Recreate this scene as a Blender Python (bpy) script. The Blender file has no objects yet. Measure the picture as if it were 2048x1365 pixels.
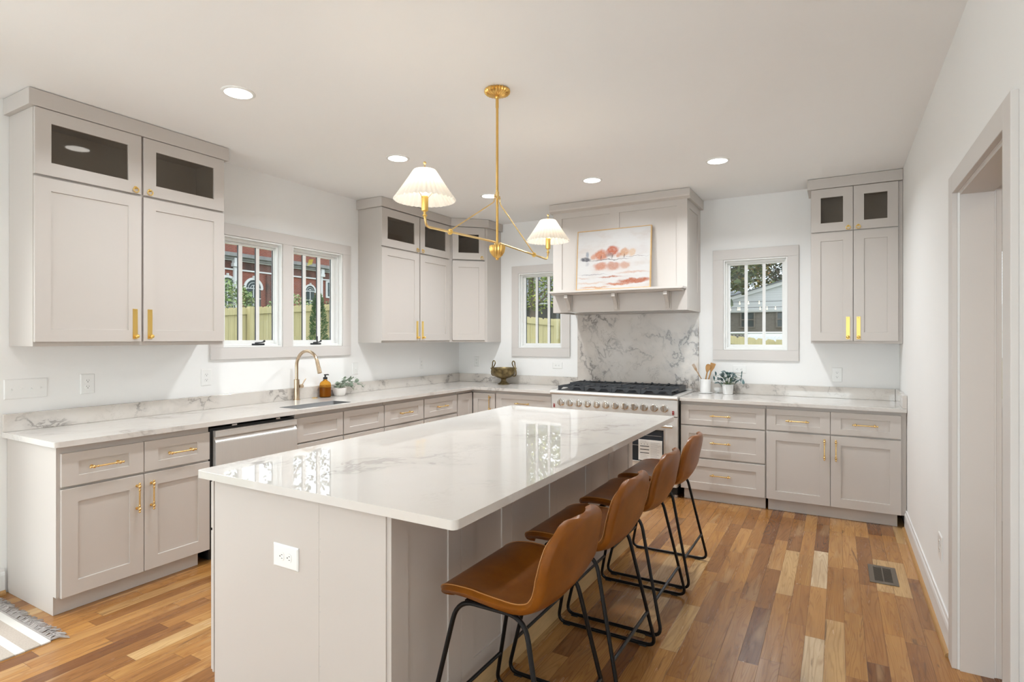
import bpy, bmesh, math, random
from mathutils import Vector, Matrix, noise as mnoise
random.seed(7)
S = bpy.context.scene
COL = S.collection
PI = math.pi

# ------------------------------------------------------------------ camera
cam_d = bpy.data.cameras.new('camera')
cam = bpy.data.objects.new('camera', cam_d)
COL.objects.link(cam)
cam.location = (4.0999, -5.8005, 1.446)
cam.rotation_euler = (PI / 2, 0, 0.5219)
cam_d.sensor_width = 36
cam_d.lens = 1132.7 / 2048 * 36
cam_d.shift_y = -5.73 / 2048
cam_d.clip_start = 0.05
cam_d.clip_end = 300
S.camera = cam

# ------------------------------------------------------------------ exposure, sky, daylight
S.view_settings.view_transform = 'Standard'
S.view_settings.look = 'None'
S.view_settings.gamma = 1
S.view_settings.use_curve_mapping = False
S.view_settings.exposure = 0.36
W = bpy.data.worlds.new('sky')
S.world = W
W.use_nodes = True
_n = W.node_tree.nodes
_bg = _n['Background']
_tc = _n.new('ShaderNodeTexCoord')
_no = _n.new('ShaderNodeTexNoise')
_no.inputs['Scale'].default_value = 2.2
_no.inputs['Detail'].default_value = 5
_cr = _n.new('ShaderNodeValToRGB')
_cr.color_ramp.elements[0].position = 0.35
_cr.color_ramp.elements[0].color = (0.74, 0.86, 1.0, 1)
_cr.color_ramp.elements[1].position = 0.62
_cr.color_ramp.elements[1].color = (1.0, 1.0, 1.0, 1)
W.node_tree.links.new(_tc.outputs['Generated'], _no.inputs['Vector'])
W.node_tree.links.new(_no.outputs['Fac'], _cr.inputs['Fac'])
W.node_tree.links.new(_cr.outputs['Color'], _bg.inputs['Color'])
_bg.inputs['Strength'].default_value = 2.2


def area_light(name, loc, rot, sx, sy, power, color, spread=PI):
    d = bpy.data.lights.new(name, 'AREA')
    d.shape = 'RECTANGLE'
    d.size = sx
    d.size_y = sy
    d.energy = power
    d.color = color
    d.spread = spread
    o = bpy.data.objects.new(name, d)
    COL.objects.link(o)
    o.location = loc
    o.rotation_euler = rot
    return o


# area lamps outside the unseen half: garden-door daylight, plus added fill tilted at the ceiling
area_light('daylight_garden_door', (-0.55, -5.52, 1.75), (0, -PI / 2 + 0.45, 0), 1.9, 1.6, 110, (0.93, 0.97, 1.0))
area_light('added_fill_front', (0.95, -9.60, 1.30), (PI / 2 + 0.85, 0, 0), 1.6, 2.1, 70, (0.87, 0.96, 1.0))
area_light('added_fill_second_front', (3.70, -9.60, 1.30), (PI / 2 + 0.85, 0, 0), 1.6, 2.1, 70, (0.87, 0.96, 1.0))
DOWNLIGHT_POWER = 10.8
DOWNLIGHT_COLOR = (0.92, 0.965, 1.0)

# ------------------------------------------------------------------ mesh builder
class MB:
    def __init__(s):
        s.bm = bmesh.new()

    def face(s, pts, m=0):
        vs = [s.bm.verts.new(p) for p in pts]
        f = s.bm.faces.new(vs)
        f.material_index = m
        return f

    def box(s, x0, y0, z0, x1, y1, z1, m=0):
        if x1 < x0: x0, x1 = x1, x0
        if y1 < y0: y0, y1 = y1, y0
        if z1 < z0: z0, z1 = z1, z0
        v = [s.bm.verts.new(p) for p in ((x0, y0, z0), (x1, y0, z0), (x1, y1, z0), (x0, y1, z0),
                                         (x0, y0, z1), (x1, y0, z1), (x1, y1, z1), (x0, y1, z1))]
        for a in ((0, 3, 2, 1), (4, 5, 6, 7), (0, 1, 5, 4), (1, 2, 6, 5), (2, 3, 7, 6), (3, 0, 4, 7)):
            f = s.bm.faces.new([v[i] for i in a])
            f.material_index = m
        return s

    def prism(s, poly, axis, a, b, m=0):
        """poly: 2-D outline extruded along axis (0 x, 1 y, 2 z) from a to b."""
        def P(q, t):
            if axis == 0: return (t, q[0], q[1])
            if axis == 1: return (q[0], t, q[1])
            return (q[0], q[1], t)
        A = [s.bm.verts.new(P(q, a)) for q in poly]
        B = [s.bm.verts.new(P(q, b)) for q in poly]
        n = len(poly)
        fs = [s.bm.faces.new(A[::-1]), s.bm.faces.new(B)]
        for i in range(n):
            fs.append(s.bm.faces.new((A[i], A[(i + 1) % n], B[(i + 1) % n], B[i])))
        for f in fs: f.material_index = m
        return s

    def slab(s, outer, holes, z0, z1, m=0):
        """flat slab with holes."""
        ed = []
        for loop in [outer] + holes:
            vs = [s.bm.verts.new((p[0], p[1], z0)) for p in loop]
            for i in range(len(vs)):
                ed.append(s.bm.edges.new((vs[i], vs[(i + 1) % len(vs)])))
        r = bmesh.ops.triangle_fill(s.bm, edges=ed, use_beauty=True, use_dissolve=False, normal=(0, 0, -1))
        fs = [g for g in r['geom'] if isinstance(g, bmesh.types.BMFace)]
        e = bmesh.ops.extrude_face_region(s.bm, geom=fs)
        vv = [g for g in e['geom'] if isinstance(g, bmesh.types.BMVert)]
        bmesh.ops.translate(s.bm, verts=vv, vec=(0, 0, z1 - z0))
        for f in s.bm.faces: f.material_index = m
        return s

    def rings(s, rings, closed=True, cap0=True, cap1=True, m=0):
        R = [[s.bm.verts.new(p) for p in r] for r in rings]
        n = len(R[0])
        for a, b in zip(R[:-1], R[1:]):
            for i in range(n if closed else n - 1):
                f = s.bm.faces.new((a[i], a[(i + 1) % n], b[(i + 1) % n], b[i]))
                f.material_index = m
        if cap0:
            f = s.bm.faces.new(R[0][::-1]); f.material_index = m
        if cap1:
            f = s.bm.faces.new(R[-1]); f.material_index = m
        return s

    def lathe(s, prof, c=(0, 0, 0), n=24, m=0, flute=0, amp=0.0, axis='z', cap0=True, cap1=True):
        rr = []
        for r, z in prof:
            ring = []
            for i in range(n):
                a = 2 * PI * i / n
                q = r * (1 + amp * math.cos(flute * a)) if flute else r
                q = max(q, 1e-4)
                x, y = q * math.cos(a), q * math.sin(a)
                if axis == 'z': p = (c[0] + x, c[1] + y, c[2] + z)
                elif axis == 'y': p = (c[0] + x, c[1] - z, c[2] + y)     # grows towards -y
                else: p = (c[0] + z, c[1] + x, c[2] + y)
                ring.append(p)
            rr.append(ring)
        return s.rings(rr, True, cap0, cap1, m)

    def tube(s, pts, r, n=10, m=0, closed=False, cap=True):
        pts = [Vector(p) for p in pts]
        N = len(pts)
        rad = r if isinstance(r, (list, tuple)) else [r] * N
        T = []
        for i in range(N):
            if closed: t = pts[(i + 1) % N] - pts[i - 1]
            else: t = pts[min(i + 1, N - 1)] - pts[max(i - 1, 0)]
            T.append(t.normalized())
        up = Vector((0, 0, 1)) if abs(T[0].z) < 0.9 else Vector((1, 0, 0))
        u = (up - T[0] * up.dot(T[0])).normalized()
        rr = []
        for i in range(N):
            u = (u - T[i] * u.dot(T[i])).normalized()
            v = T[i].cross(u)
            rr.append([pts[i] + (u * math.cos(2 * PI * k / n) + v * math.sin(2 * PI * k / n)) * rad[i] for k in range(n)])
        if closed: rr.append(rr[0]); 
        if closed:
            R = [[s.bm.verts.new(p) for p in q] for q in rr[:-1]]
            for i in range(N):
                a, b = R[i], R[(i + 1) % N]
                off = 0
                if i == N - 1:   # match the seam
                    off = min(range(n), key=lambda o: (a[0].co - b[o].co).length)
                for k in range(n):
                    f = s.bm.faces.new((a[k], a[(k + 1) % n], b[(k + 1 + off) % n], b[(k + off) % n]))
                    f.material_index = m
            return s
        return s.rings(rr, True, cap, cap, m)

    def sphere(s, c, r, m=0, seg=14, sz=None):
        sz = sz or (1, 1, 1)
        res = bmesh.ops.create_uvsphere(s.bm, u_segments=seg, v_segments=max(6, seg // 2 + 1), radius=r)
        for v in res['verts']:
            v.co = Vector((v.co.x * sz[0] + c[0], v.co.y * sz[1] + c[1], v.co.z * sz[2] + c[2]))
            for f in v.link_faces: f.material_index = m
        return s

    def quad_leaf(s, c, d, up, L, w, m=0):
        """a six-point leaf blade from c along d."""
        d = Vector(d).normalized()
        side = d.cross(Vector(up))
        if side.length < 1e-4: side = d.cross(Vector((1, 0.3, 0)))
        side.normalize()
        nrm = side.cross(d)
        c = Vector(c)
        pts = [c, c + d * L * .3 + side * w * .42 + nrm * L * .03, c + d * L * .68 + side * w * .5 + nrm * L * .03, c + d * L,
               c + d * L * .68 - side * w * .5 + nrm * L * .03, c + d * L * .3 - side * w * .42 + nrm * L * .03]
        vs = [s.bm.verts.new(p) for p in pts]
        for a in ((0, 1, 2, 3), (0, 3, 4, 5)):
            f = s.bm.faces.new([vs[i] for i in a]); f.material_index = m

    def build(s, name, mat, parent=None, smooth=False, bevel=0, seg=2, normals=True, loc=None, angle=35):
        if normals:
            bmesh.ops.recalc_face_normals(s.bm, faces=s.bm.faces)
        me = bpy.data.meshes.new(name)
        s.bm.to_mesh(me)
        s.bm.free()
        for mm in (mat if isinstance(mat, (list, tuple)) else [mat]):
            me.materials.append(mm)
        if smooth:
            for p in me.polygons: p.use_smooth = True
            try:
                me.set_sharp_from_angle(angle=math.radians(angle))
            except Exception:
                pass
        o = bpy.data.objects.new(name, me)
        COL.objects.link(o)
        if parent is not None: o.parent = parent
        if loc is not None: o.location = loc
        if bevel:
            b = o.modifiers.new('bevel', 'BEVEL')
            b.width = bevel
            b.segments = seg
            b.limit_method = 'ANGLE'
            b.angle_limit = math.radians(40)
            b.harden_normals = False
        return o


def tag(o, label, cat, group=None, kind=None):
    o['label'] = label
    o['category'] = cat
    if group: o['group'] = group
    if kind: o['kind'] = kind
    return o


def thing(name, label, cat, loc=(0, 0, 0), rotz=0, group=None):
    o = bpy.data.objects.new(name, None)
    o.empty_display_size = 0.05
    COL.objects.link(o)
    o.location = loc
    o.rotation_euler = (0, 0, rotz)
    return tag(o, label, cat, group)


def structure(o):
    o['kind'] = 'structure'
    return o


def copy_tree(o, parent=None):
    c = o.copy()
    COL.objects.link(c)
    if parent is not None:
        c.parent = parent
    for ch in list(o.children):
        copy_tree(ch, c)
    return c


def round_poly(pts, radii, n=6):
    out = []
    N = len(pts)
    for i in range(N):
        p = Vector(pts[i]); r = radii[i] if isinstance(radii, (list, tuple)) else radii
        if r <= 0:
            out.append((p.x, p.y)); continue
        a = (Vector(pts[i - 1]) - p).normalized(); b = (Vector(pts[(i + 1) % N]) - p).normalized()
        ang = a.angle(b)
        t = r / math.tan(ang / 2)
        c = p + (a + b).normalized() * (r / math.sin(ang / 2))
        s0 = p + a * t - c; s1 = p + b * t - c
        a0 = math.atan2(s0.y, s0.x); a1 = math.atan2(s1.y, s1.x)
        d = (a1 - a0 + PI) % (2 * PI) - PI
        for k in range(n + 1):
            q = a0 + d * k / n
            out.append((c.x + r * math.cos(q), c.y + r * math.sin(q)))
    return out


# ------------------------------------------------------------------ materials
def new_mat(name):
    m = bpy.data.materials.new(name)
    m.use_nodes = True
    return m, m.node_tree.nodes, m.node_tree.links, m.node_tree.nodes['Principled BSDF']


def simple(name, col, rough=0.5, metal=0.0, spec=0.5, var=0.0, scale=20.0, bump=0.0, coat=0.0, stretch=None):
    """one colour, with a faint procedural mottling."""
    m, N, L, b = new_mat(name)
    b.inputs['Roughness'].default_value = rough
    b.inputs['Metallic'].default_value = metal
    b.inputs['Specular IOR Level'].default_value = spec
    if coat:
        b.inputs['Coat Weight'].default_value = coat
        b.inputs['Coat Roughness'].default_value = 0.1
    tc = N.new('ShaderNodeTexCoord')
    mp = N.new('ShaderNodeMapping')
    if stretch: mp.inputs['Scale'].default_value = stretch
    no = N.new('ShaderNodeTexNoise')
    no.inputs['Scale'].default_value = scale
    no.inputs['Detail'].default_value = 4
    L.new(tc.outputs['Object'], mp.inputs['Vector'])
    L.new(mp.outputs['Vector'], no.inputs['Vector'])
    mx = N.new('ShaderNodeMix')
    mx.data_type = 'RGBA'
    mx.inputs[6].default_value = tuple(c * (1 - var) for c in col) + (1,)
    mx.inputs[7].default_value = tuple(min(1, c * (1 + var)) for c in col) + (1,)
    L.new(no.outputs['Fac'], mx.inputs[0])
    L.new(mx.outputs[2], b.inputs['Base Color'])
    if bump:
        bp = N.new('ShaderNodeBump')
        bp.inputs['Strength'].default_value = bump
        bp.inputs['Distance'].default_value = 0.002
        L.new(no.outputs['Fac'], bp.inputs['Height'])
        L.new(bp.outputs['Normal'], b.inputs['Normal'])
    return m


def emis(name, col, strength):
    m, N, L, b = new_mat(name)
    b.inputs['Base Color'].default_value = col + (1,)
    b.inputs['Emission Color'].default_value = col + (1,)
    b.inputs['Emission Strength'].default_value = strength
    return m


def glass_mat(name, tint=(1, 1, 1), refl=1.0, rough=0.0):
    m, N, L, b = new_mat(name)
    N.remove(b)
    out = N['Material Output']
    tr = N.new('ShaderNodeBsdfTransparent'); tr.inputs['Color'].default_value = tint + (1,)
    gl = N.new('ShaderNodeBsdfGlossy'); gl.inputs['Roughness'].default_value = rough
    ge = N.new('ShaderNodeNewGeometry')
    dp = N.new('ShaderNodeVectorMath'); dp.operation = 'DOT_PRODUCT'
    L.new(ge.outputs['Incoming'], dp.inputs[0]); L.new(ge.outputs['Normal'], dp.inputs[1])
    mm = [N.new('ShaderNodeMath') for _ in range(4)]
    for q, op in zip(mm, ('ABSOLUTE', 'SUBTRACT', 'POWER', 'MULTIPLY_ADD')): q.operation = op
    L.new(dp.outputs['Value'], mm[0].inputs[0]); mm[1].inputs[0].default_value = 1.0; L.new(mm[0].outputs[0], mm[1].inputs[1])
    L.new(mm[1].outputs[0], mm[2].inputs[0]); mm[2].inputs[1].default_value = 5.0
    L.new(mm[2].outputs[0], mm[3].inputs[0]); mm[3].inputs[1].default_value = 0.96 * refl; mm[3].inputs[2].default_value = 0.04 * refl
    ms = N.new('ShaderNodeMixShader')
    L.new(mm[3].outputs[0], ms.inputs[0])
    L.new(tr.outputs[0], ms.inputs[1]); L.new(gl.outputs[0], ms.inputs[2])
    L.new(ms.outputs[0], out.inputs['Surface'])
    return m


class G:
    """tiny node-graph helper"""
    def __init__(s, m):
        s.t = m.node_tree; s.N = s.t.nodes; s.L = s.t.links
    def put(s, inp, v):
        if hasattr(v, 'is_linked') or hasattr(v, 'links'): s.L.new(v, inp)
        else: inp.default_value = v
    def math(s, op, a, b=None, c=None, clamp=False):
        n = s.N.new('ShaderNodeMath'); n.operation = op; n.use_clamp = clamp
        s.put(n.inputs[0], a)
        if b is not None: s.put(n.inputs[1], b)
        if c is not None: s.put(n.inputs[2], c)
        return n.outputs[0]
    def xyz(s, v):
        n = s.N.new('ShaderNodeSeparateXYZ'); s.L.new(v, n.inputs[0]); return n.outputs
    def vec(s, x, y, z):
        n = s.N.new('ShaderNodeCombineXYZ')
        for i, q in enumerate((x, y, z)): s.put(n.inputs[i], q)
        return n.outputs[0]
    def vmath(s, op, a, b=None):
        n = s.N.new('ShaderNodeVectorMath'); n.operation = op
        s.put(n.inputs[0], a)
        if b is not None: s.put(n.inputs[1], b)
        return n.outputs[0]
    def noise(s, v, scale, detail=3, rough=0.5, dist=0.0):
        n = s.N.new('ShaderNodeTexNoise'); s.L.new(v, n.inputs['Vector'])
        n.inputs['Scale'].default_value = scale; n.inputs['Detail'].default_value = detail
        n.inputs['Roughness'].default_value = rough; n.inputs['Distortion'].default_value = dist
        return n.outputs
    def white(s, v, dim='2D'):
        n = s.N.new('ShaderNodeTexWhiteNoise'); n.noise_dimensions = dim
        s.L.new(v, n.inputs['W' if dim == '1D' else 'Vector']); return n.outputs
    def ramp(s, f, stops, interp='LINEAR'):
        n = s.N.new('ShaderNodeValToRGB'); s.L.new(f, n.inputs[0])
        e = n.color_ramp; e.interpolation = interp
        while len(e.elements) < len(stops): e.elements.new(0.5)
        for el, (p, c) in zip(e.elements, stops):
            el.position = p; el.color = tuple(c) + (1,) if len(c) == 3 else c
        return n.outputs[0]
    def mix(s, f, a, b, mode='MIX'):
        n = s.N.new('ShaderNodeMix'); n.data_type = 'RGBA'; n.blend_type = mode
        s.put(n.inputs[0], f)
        for i, q in ((6, a), (7, b)):
            s.put(n.inputs[i], tuple(q) + (1,) if isinstance(q, tuple) and len(q) == 3 else q)
        return n.outputs[2]
    def maprange(s, v, a, b, c=0.0, d=1.0, smooth=True):
        n = s.N.new('ShaderNodeMapRange'); n.clamp = True
        if smooth: n.interpolation_type = 'SMOOTHSTEP'
        s.put(n.inputs[0], v)
        for i, q in enumerate((a, b, c, d)): n.inputs[i + 1].default_value = q
        return n.outputs[0]
    def coord(s, kind='Object'):
        return s.N.new('ShaderNodeTexCoord').outputs[kind]
    def bump(s, h, strength, dist, bsdf):
        n = s.N.new('ShaderNodeBump'); n.inputs['Strength'].default_value = strength; n.inputs['Distance'].default_value = dist
        s.L.new(h, n.inputs['Height']); s.L.new(n.outputs[0], bsdf.inputs['Normal'])


def wood_floor():
    m, N, L, b = new_mat('oak_strip_floor')
    g = G(m)
    c = g.xyz(g.coord())
    w = 0.0835
    xs = g.math('DIVIDE', g.math('SUBTRACT', c[0], 0.0375), w)
    row = g.math('FLOOR', xs)
    fx = g.math('FRACT', xs)
    r1 = g.white(row, '1D')['Value']
    r2 = g.white(g.math('ADD', row, 37.3), '1D')['Value']
    ln = g.math('MULTIPLY_ADD', r1, 0.62, 0.42)
    ys = g.math('ADD', g.math('DIVIDE', c[1], ln), g.math('MULTIPLY', r2, 13.0))
    col = g.math('FLOOR', ys)
    fy = g.math('FRACT', ys)
    wid = g.white(g.vec(row, col, 0.0), '2D')
    pid = wid['Value']
    tone = g.ramp(pid, [(0.00, (0.26, 0.108, 0.034)), (0.09, (0.37, 0.168, 0.050)), (0.24, (0.49, 0.238, 0.068)), (0.42, (0.56, 0.280, 0.080)),
                        (0.56, (0.49, 0.240, 0.074)), (0.68, (0.64, 0.345, 0.115)), (0.80, (0.56, 0.295, 0.092)), (0.93, (0.74, 0.49, 0.22)), (0.985, (0.86, 0.69, 0.45))], 'CONSTANT')
    off = g.math('MULTIPLY', pid, 91.0)
    # long grain
    gv = g.vec(g.math('ADD', g.math('MULTIPLY', c[0], 26.0), off), g.math('ADD', g.math('MULTIPLY', c[1], 1.9), off), off)
    n1 = g.noise(gv, 1.0, 6, 0.62, 0.5)['Fac']
    grain = g.maprange(n1, 0.30, 0.72)
    # cathedral figure: rings of a slowly drifting field
    cv = g.vec(g.math('ADD', g.math('MULTIPLY', c[0], 9.0), off), g.math('ADD', g.math('MULTIPLY', c[1], 0.62), off), 0.0)
    n2 = g.noise(cv, 1.0, 2, 0.5, 0.35)['Fac']
    ring = g.math('ABSOLUTE', g.math('SUBTRACT', g.math('FRACT', g.math('MULTIPLY', n2, 26.0)), 0.5))
    ringm = g.maprange(ring, 0.02, 0.24)
    # dark mineral streaks and knots
    sv = g.vec(g.math('ADD', g.math('MULTIPLY', c[0], 13.0), off), g.math('ADD', g.math('MULTIPLY', c[1], 1.7), off), 3.0)
    n3 = g.noise(sv, 1.0, 4, 0.6, 1.2)['Fac']
    streak = g.maprange(n3, 0.61, 0.74)
    pale = g.maprange(g.noise(sv, 0.55, 2, 0.5, 0.4)['Fac'], 0.60, 0.70)
    colr = g.mix(g.math('MULTIPLY', pale, 0.35), tone, (0.70, 0.49, 0.26))
    colr = g.mix(g.math('MULTIPLY', grain, 0.55), colr, g.mix(1.0, colr, (0.56, 0.46, 0.38), 'MULTIPLY'))
    colr = g.mix(g.math('MULTIPLY', g.math('SUBTRACT', 1.0, ringm), 0.40), colr, g.mix(1.0, colr, (0.55, 0.45, 0.36), 'MULTIPLY'))
    colr = g.mix(g.math('MULTIPLY', streak, 0.75), colr, (0.085, 0.042, 0.02))
    vo = N.new('ShaderNodeTexVoronoi'); vo.inputs['Scale'].default_value = 1.0
    L.new(g.vec(g.math('ADD', g.math('MULTIPLY', c[0], 3.4), off), g.math('ADD', g.math('MULTIPLY', c[1], 1.5), off), 0.0), vo.inputs['Vector'])
    kn = g.math('MULTIPLY', g.math('SUBTRACT', 1.0, g.maprange(vo.outputs['Distance'], 0.015, 0.085)), g.math('GREATER_THAN', g.xyz(vo.outputs['Color'])[0], 0.60))
    colr = g.mix(g.math('MULTIPLY', kn, 0.85), colr, (0.075, 0.036, 0.017))
    ex = g.math('MINIMUM', fx, g.math('SUBTRACT', 1.0, fx))
    ey = g.math('MULTIPLY', g.math('MINIMUM', fy, g.math('SUBTRACT', 1.0, fy)), ln)
    gap = g.math('MINIMUM', g.maprange(ex, 0.004, 0.016), g.maprange(ey, 0.0004, 0.0013))
    colr = g.mix(gap, g.mix(1.0, colr, (0.45, 0.38, 0.32), 'MULTIPLY'), colr)
    colr = g.mix(1.0, colr, (0.80, 0.77, 0.76), 'MULTIPLY')
    L.new(colr, b.inputs['Base Color'])
    L.new(g.maprange(n1, 0.2, 0.8, 0.17, 0.30), b.inputs['Roughness'])
    b.inputs['Specular IOR Level'].default_value = 0.5
    h = g.math('ADD', g.math('MULTIPLY', gap, 1.0), g.math('MULTIPLY', n1, 0.25))
    g.bump(h, 0.25, 0.0012, b)
    return m


def marble(name, base=(0.70, 0.675, 0.645), strength=0.5, scale=1.0, rough=0.05, seed=0.0, warm=0.35, rot=0.6, fine=0.4, lo=0.46, hi=0.64):
    m, N, L, b = new_mat(name)
    g = G(m)
    p = g.vmath('ADD', g.coord(), (seed, seed * 0.7, seed * 1.3))
    mp = N.new('ShaderNodeMapping')
    mp.inputs['Rotation'].default_value = (rot, 0.5, rot)
    L.new(p, mp.inputs['Vector'])
    p = mp.outputs[0]
    warp = g.noise(p, 1.6 * scale, 4, 0.55)['Color']
    wp = g.vmath('ADD', p, g.vmath('MULTIPLY', g.vmath('SUBTRACT', warp, (0.5, 0.5, 0.5)), (0.55 / scale, 0.55 / scale, 0.55 / scale)))
    st = N.new('ShaderNodeMapping'); st.inputs['Scale'].default_value = (1.0, 0.45, 0.8); L.new(wp, st.inputs['Vector'])
    a = g.noise(st.outputs[0], 1.5 * scale, 6, 0.62)['Fac']
    v1 = g.math('ABSOLUTE', g.math('SUBTRACT', a, 0.5))
    vein = g.math('SUBTRACT', 1.0, g.maprange(v1, 0.0, 0.022))
    halo = g.math('SUBTRACT', 1.0, g.maprange(v1, 0.0, 0.11))
    mask = g.maprange(g.noise(p, 1.35 * scale, 3)['Fac'], lo, hi)
    b2 = g.noise(wp, 4.6 * scale, 7, 0.7)['Fac']
    v2 = g.math('ABSOLUTE', g.math('SUBTRACT', b2, 0.52))
    fin = g.math('MULTIPLY', g.math('SUBTRACT', 1.0, g.maprange(v2, 0.0, 0.018)), g.maprange(g.noise(p, 2.1 * scale, 2)['Fac'], 0.5, 0.66))
    cloud = g.noise(p, 1.1 * scale, 5, 0.6)['Fac']
    cw = tuple(q * k for q, k in zip(base, (0.94, 0.90, 0.85)))
    col = g.mix(g.math('MULTIPLY', g.maprange(cloud, 0.35, 0.7), warm), base + (1,), cw + (1,))
    col = g.mix(g.math('MULTIPLY', g.math('MULTIPLY', halo, mask), 0.55 * strength), col, (0.42, 0.385, 0.355, 1))
    col = g.mix(g.math('MULTIPLY', fin, fine * strength), col, (0.34, 0.30, 0.26, 1))
    col = g.mix(g.math('MULTIPLY', g.math('MULTIPLY', vein, mask), 0.95 * strength, clamp=True), col, (0.20, 0.18, 0.165, 1))
    L.new(col, b.inputs['Base Color'])
    b.inputs['Roughness'].default_value = rough
    b.inputs['Specular IOR Level'].default_value = 0.5
    return m


M = {}
M['wall'] = simple('white_wall_paint', (0.885, 0.88, 0.865), 0.65, var=0.012, scale=2, spec=0.3)
M['ceil'] = simple('ceiling_paint', (0.915, 0.91, 0.90), 0.8, var=0.01, scale=2, spec=0.2)
M['cab'] = simple('greige_cabinet_paint', (0.575, 0.530, 0.490), 0.38, var=0.01, scale=3)
M['trim'] = simple('pale_greige_trim_paint', (0.665, 0.63, 0.60), 0.42, var=0.01, scale=3)
M['base'] = simple('white_trim_paint', (0.81, 0.80, 0.785), 0.35, var=0.01, scale=3)
M['vinyl'] = simple('white_vinyl', (0.84, 0.84, 0.82), 0.35, var=0.01)
M['seal'] = simple('black_glazing_seal', (0.02, 0.022, 0.025), 0.5, var=0.1)
M['floor'] = wood_floor()
M['stone'] = marble('pale_quartzite_top', (0.69, 0.66, 0.625), 0.36, 1.1, 0.016, 3.1, 0.4, 0.6, 0.5)
M['splash'] = marble('veined_quartzite_splash', (0.66, 0.62, 0.575), 0.70, 2.1, 0.06, 8.4, 0.5, 0.9, 0.6, 0.42, 0.58)
M['tall'] = marble('grey_veined_quartzite_panel', (0.66, 0.615, 0.57), 0.95, 1.5, 0.22, 2.3, 0.8, 0.3, 0.8, 0.36, 0.60)
M['brass'] = simple('satin_brass', (0.83, 0.60, 0.27), 0.26, 1.0, var=0.04, scale=60)
M['gold'] = simple('polished_brass', (0.80, 0.55, 0.17), 0.34, 1.0, var=0.03, scale=40)
M['antique'] = simple('aged_brass', (0.78, 0.50, 0.16), 0.30, 1.0, var=0.10, scale=30)
M['bronze'] = simple('champagne_bronze', (0.56, 0.44, 0.31), 0.24, 1.0, var=0.05, scale=50)
M['steel'] = simple('brushed_steel', (0.66, 0.65, 0.63), 0.32, 0.95, var=0.04, scale=6, stretch=(1, 1, 60))
M['sinksteel'] = simple('sink_steel', (0.15, 0.148, 0.145), 0.5, 0.8, var=0.04, scale=6)
M['steel_h'] = simple('brushed_steel_panel', (0.72, 0.705, 0.68), 0.40, 0.55, var=0.03, scale=4, stretch=(40, 40, 1))
M['chrome'] = simple('polished_steel', (0.72, 0.71, 0.69), 0.10, 1.0, var=0.02)
M['iron'] = simple('cast_iron', (0.030, 0.033, 0.038), 0.42, var=0.15, scale=90, bump=0.2)
M['black'] = simple('matte_black_steel', (0.005, 0.005, 0.0055), 0.30, spec=0.3, var=0.1, scale=60)
M['rubber'] = simple('black_plastic', (0.016, 0.016, 0.017), 0.5, var=0.1)
M['dark'] = simple('dark_void', (0.03, 0.028, 0.026), 0.7, var=0.1)
M['plastic'] = simple('white_plastic', (0.86, 0.86, 0.84), 0.28, var=0.01)
M['slot'] = simple('outlet_slot_black', (0.03, 0.03, 0.03), 0.6, var=0.1)
M['ovenglass'] = simple('black_oven_glass', (0.022, 0.028, 0.036), 0.06, var=0.1, scale=8)
M['red'] = simple('red_rocker_switch', (0.28, 0.02, 0.015), 0.3, var=0.05)
M['paper'] = simple('printed_paper', (0.82, 0.82, 0.80), 0.7, var=0.01)
M['ink'] = simple('printing_ink', (0.05, 0.05, 0.05), 0.7, var=0.1)
M['inkgrey'] = simple('grey_printing_ink', (0.45, 0.45, 0.45), 0.7, var=0.1)
M['ceramic'] = simple('white_ceramic', (0.83, 0.82, 0.80), 0.25, var=0.01)
M['blush'] = simple('off_white_ceramic', (0.80, 0.765, 0.725), 0.35, var=0.01)
M['soil'] = simple('dark_potting_soil', (0.035, 0.025, 0.018), 0.95, var=0.3, scale=120, bump=0.6)
M['leafblue'] = simple('blue_green_leaf', (0.105, 0.18, 0.185), 0.32, var=0.7, scale=28)
M['leafsage'] = simple('sage_leaf', (0.36, 0.43, 0.34), 0.6, var=0.25, scale=40)
M['stem'] = simple('green_stem', (0.16, 0.22, 0.09), 0.6, var=0.2, scale=40)
M['utensil'] = simple('oiled_wood', (0.50, 0.26, 0.085), 0.5, var=0.25, scale=30, stretch=(1, 1, 0.2))
M['utensil2'] = simple('weathered_wood', (0.42, 0.27, 0.15), 0.55, var=0.25, scale=40, stretch=(1, 1, 0.2))
M['rawwood'] = simple('raw_pine', (0.60, 0.43, 0.22), 0.55, var=0.18, scale=12, stretch=(9, 1, 9))
M['shoe'] = simple('oak_shoe_moulding', (0.46, 0.26, 0.10), 0.45, var=0.2, scale=14, stretch=(9, 1, 9))
M['frame'] = simple('light_oak_frame', (0.55, 0.35, 0.15), 0.45, var=0.2, scale=30)
M['paneglass'] = glass_mat('window_glass', (0.97, 0.985, 0.98), 1.0)
M['cabglass'] = glass_mat('smoky_cabinet_glass', (0.80, 0.77, 0.73), 1.0, 0.03)
M['lens'] = emis('lit_downlight_lens', (1.0, 0.97, 0.92), 6.0)
M['bulb'] = emis('lit_bulb', (1.0, 0.90, 0.74), 3.0)
M['liquid'] = simple('dark_liquid_soap', (0.20, 0.065, 0.006), 0.15, var=0.1)
M['ventmetal'] = simple('bronze_floor_register', (0.22, 0.19, 0.155), 0.38, 0.8, var=0.1, scale=60)

# amber glass
_m, _N, _L, _b = new_mat('amber_glass')
_b.inputs['Base Color'].default_value = (0.85, 0.42, 0.06, 1)
_b.inputs['Transmission Weight'].default_value = 0.95
_b.inputs['Roughness'].default_value = 0.06
_b.inputs['IOR'].default_value = 1.15
M['amber'] = _m

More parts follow.
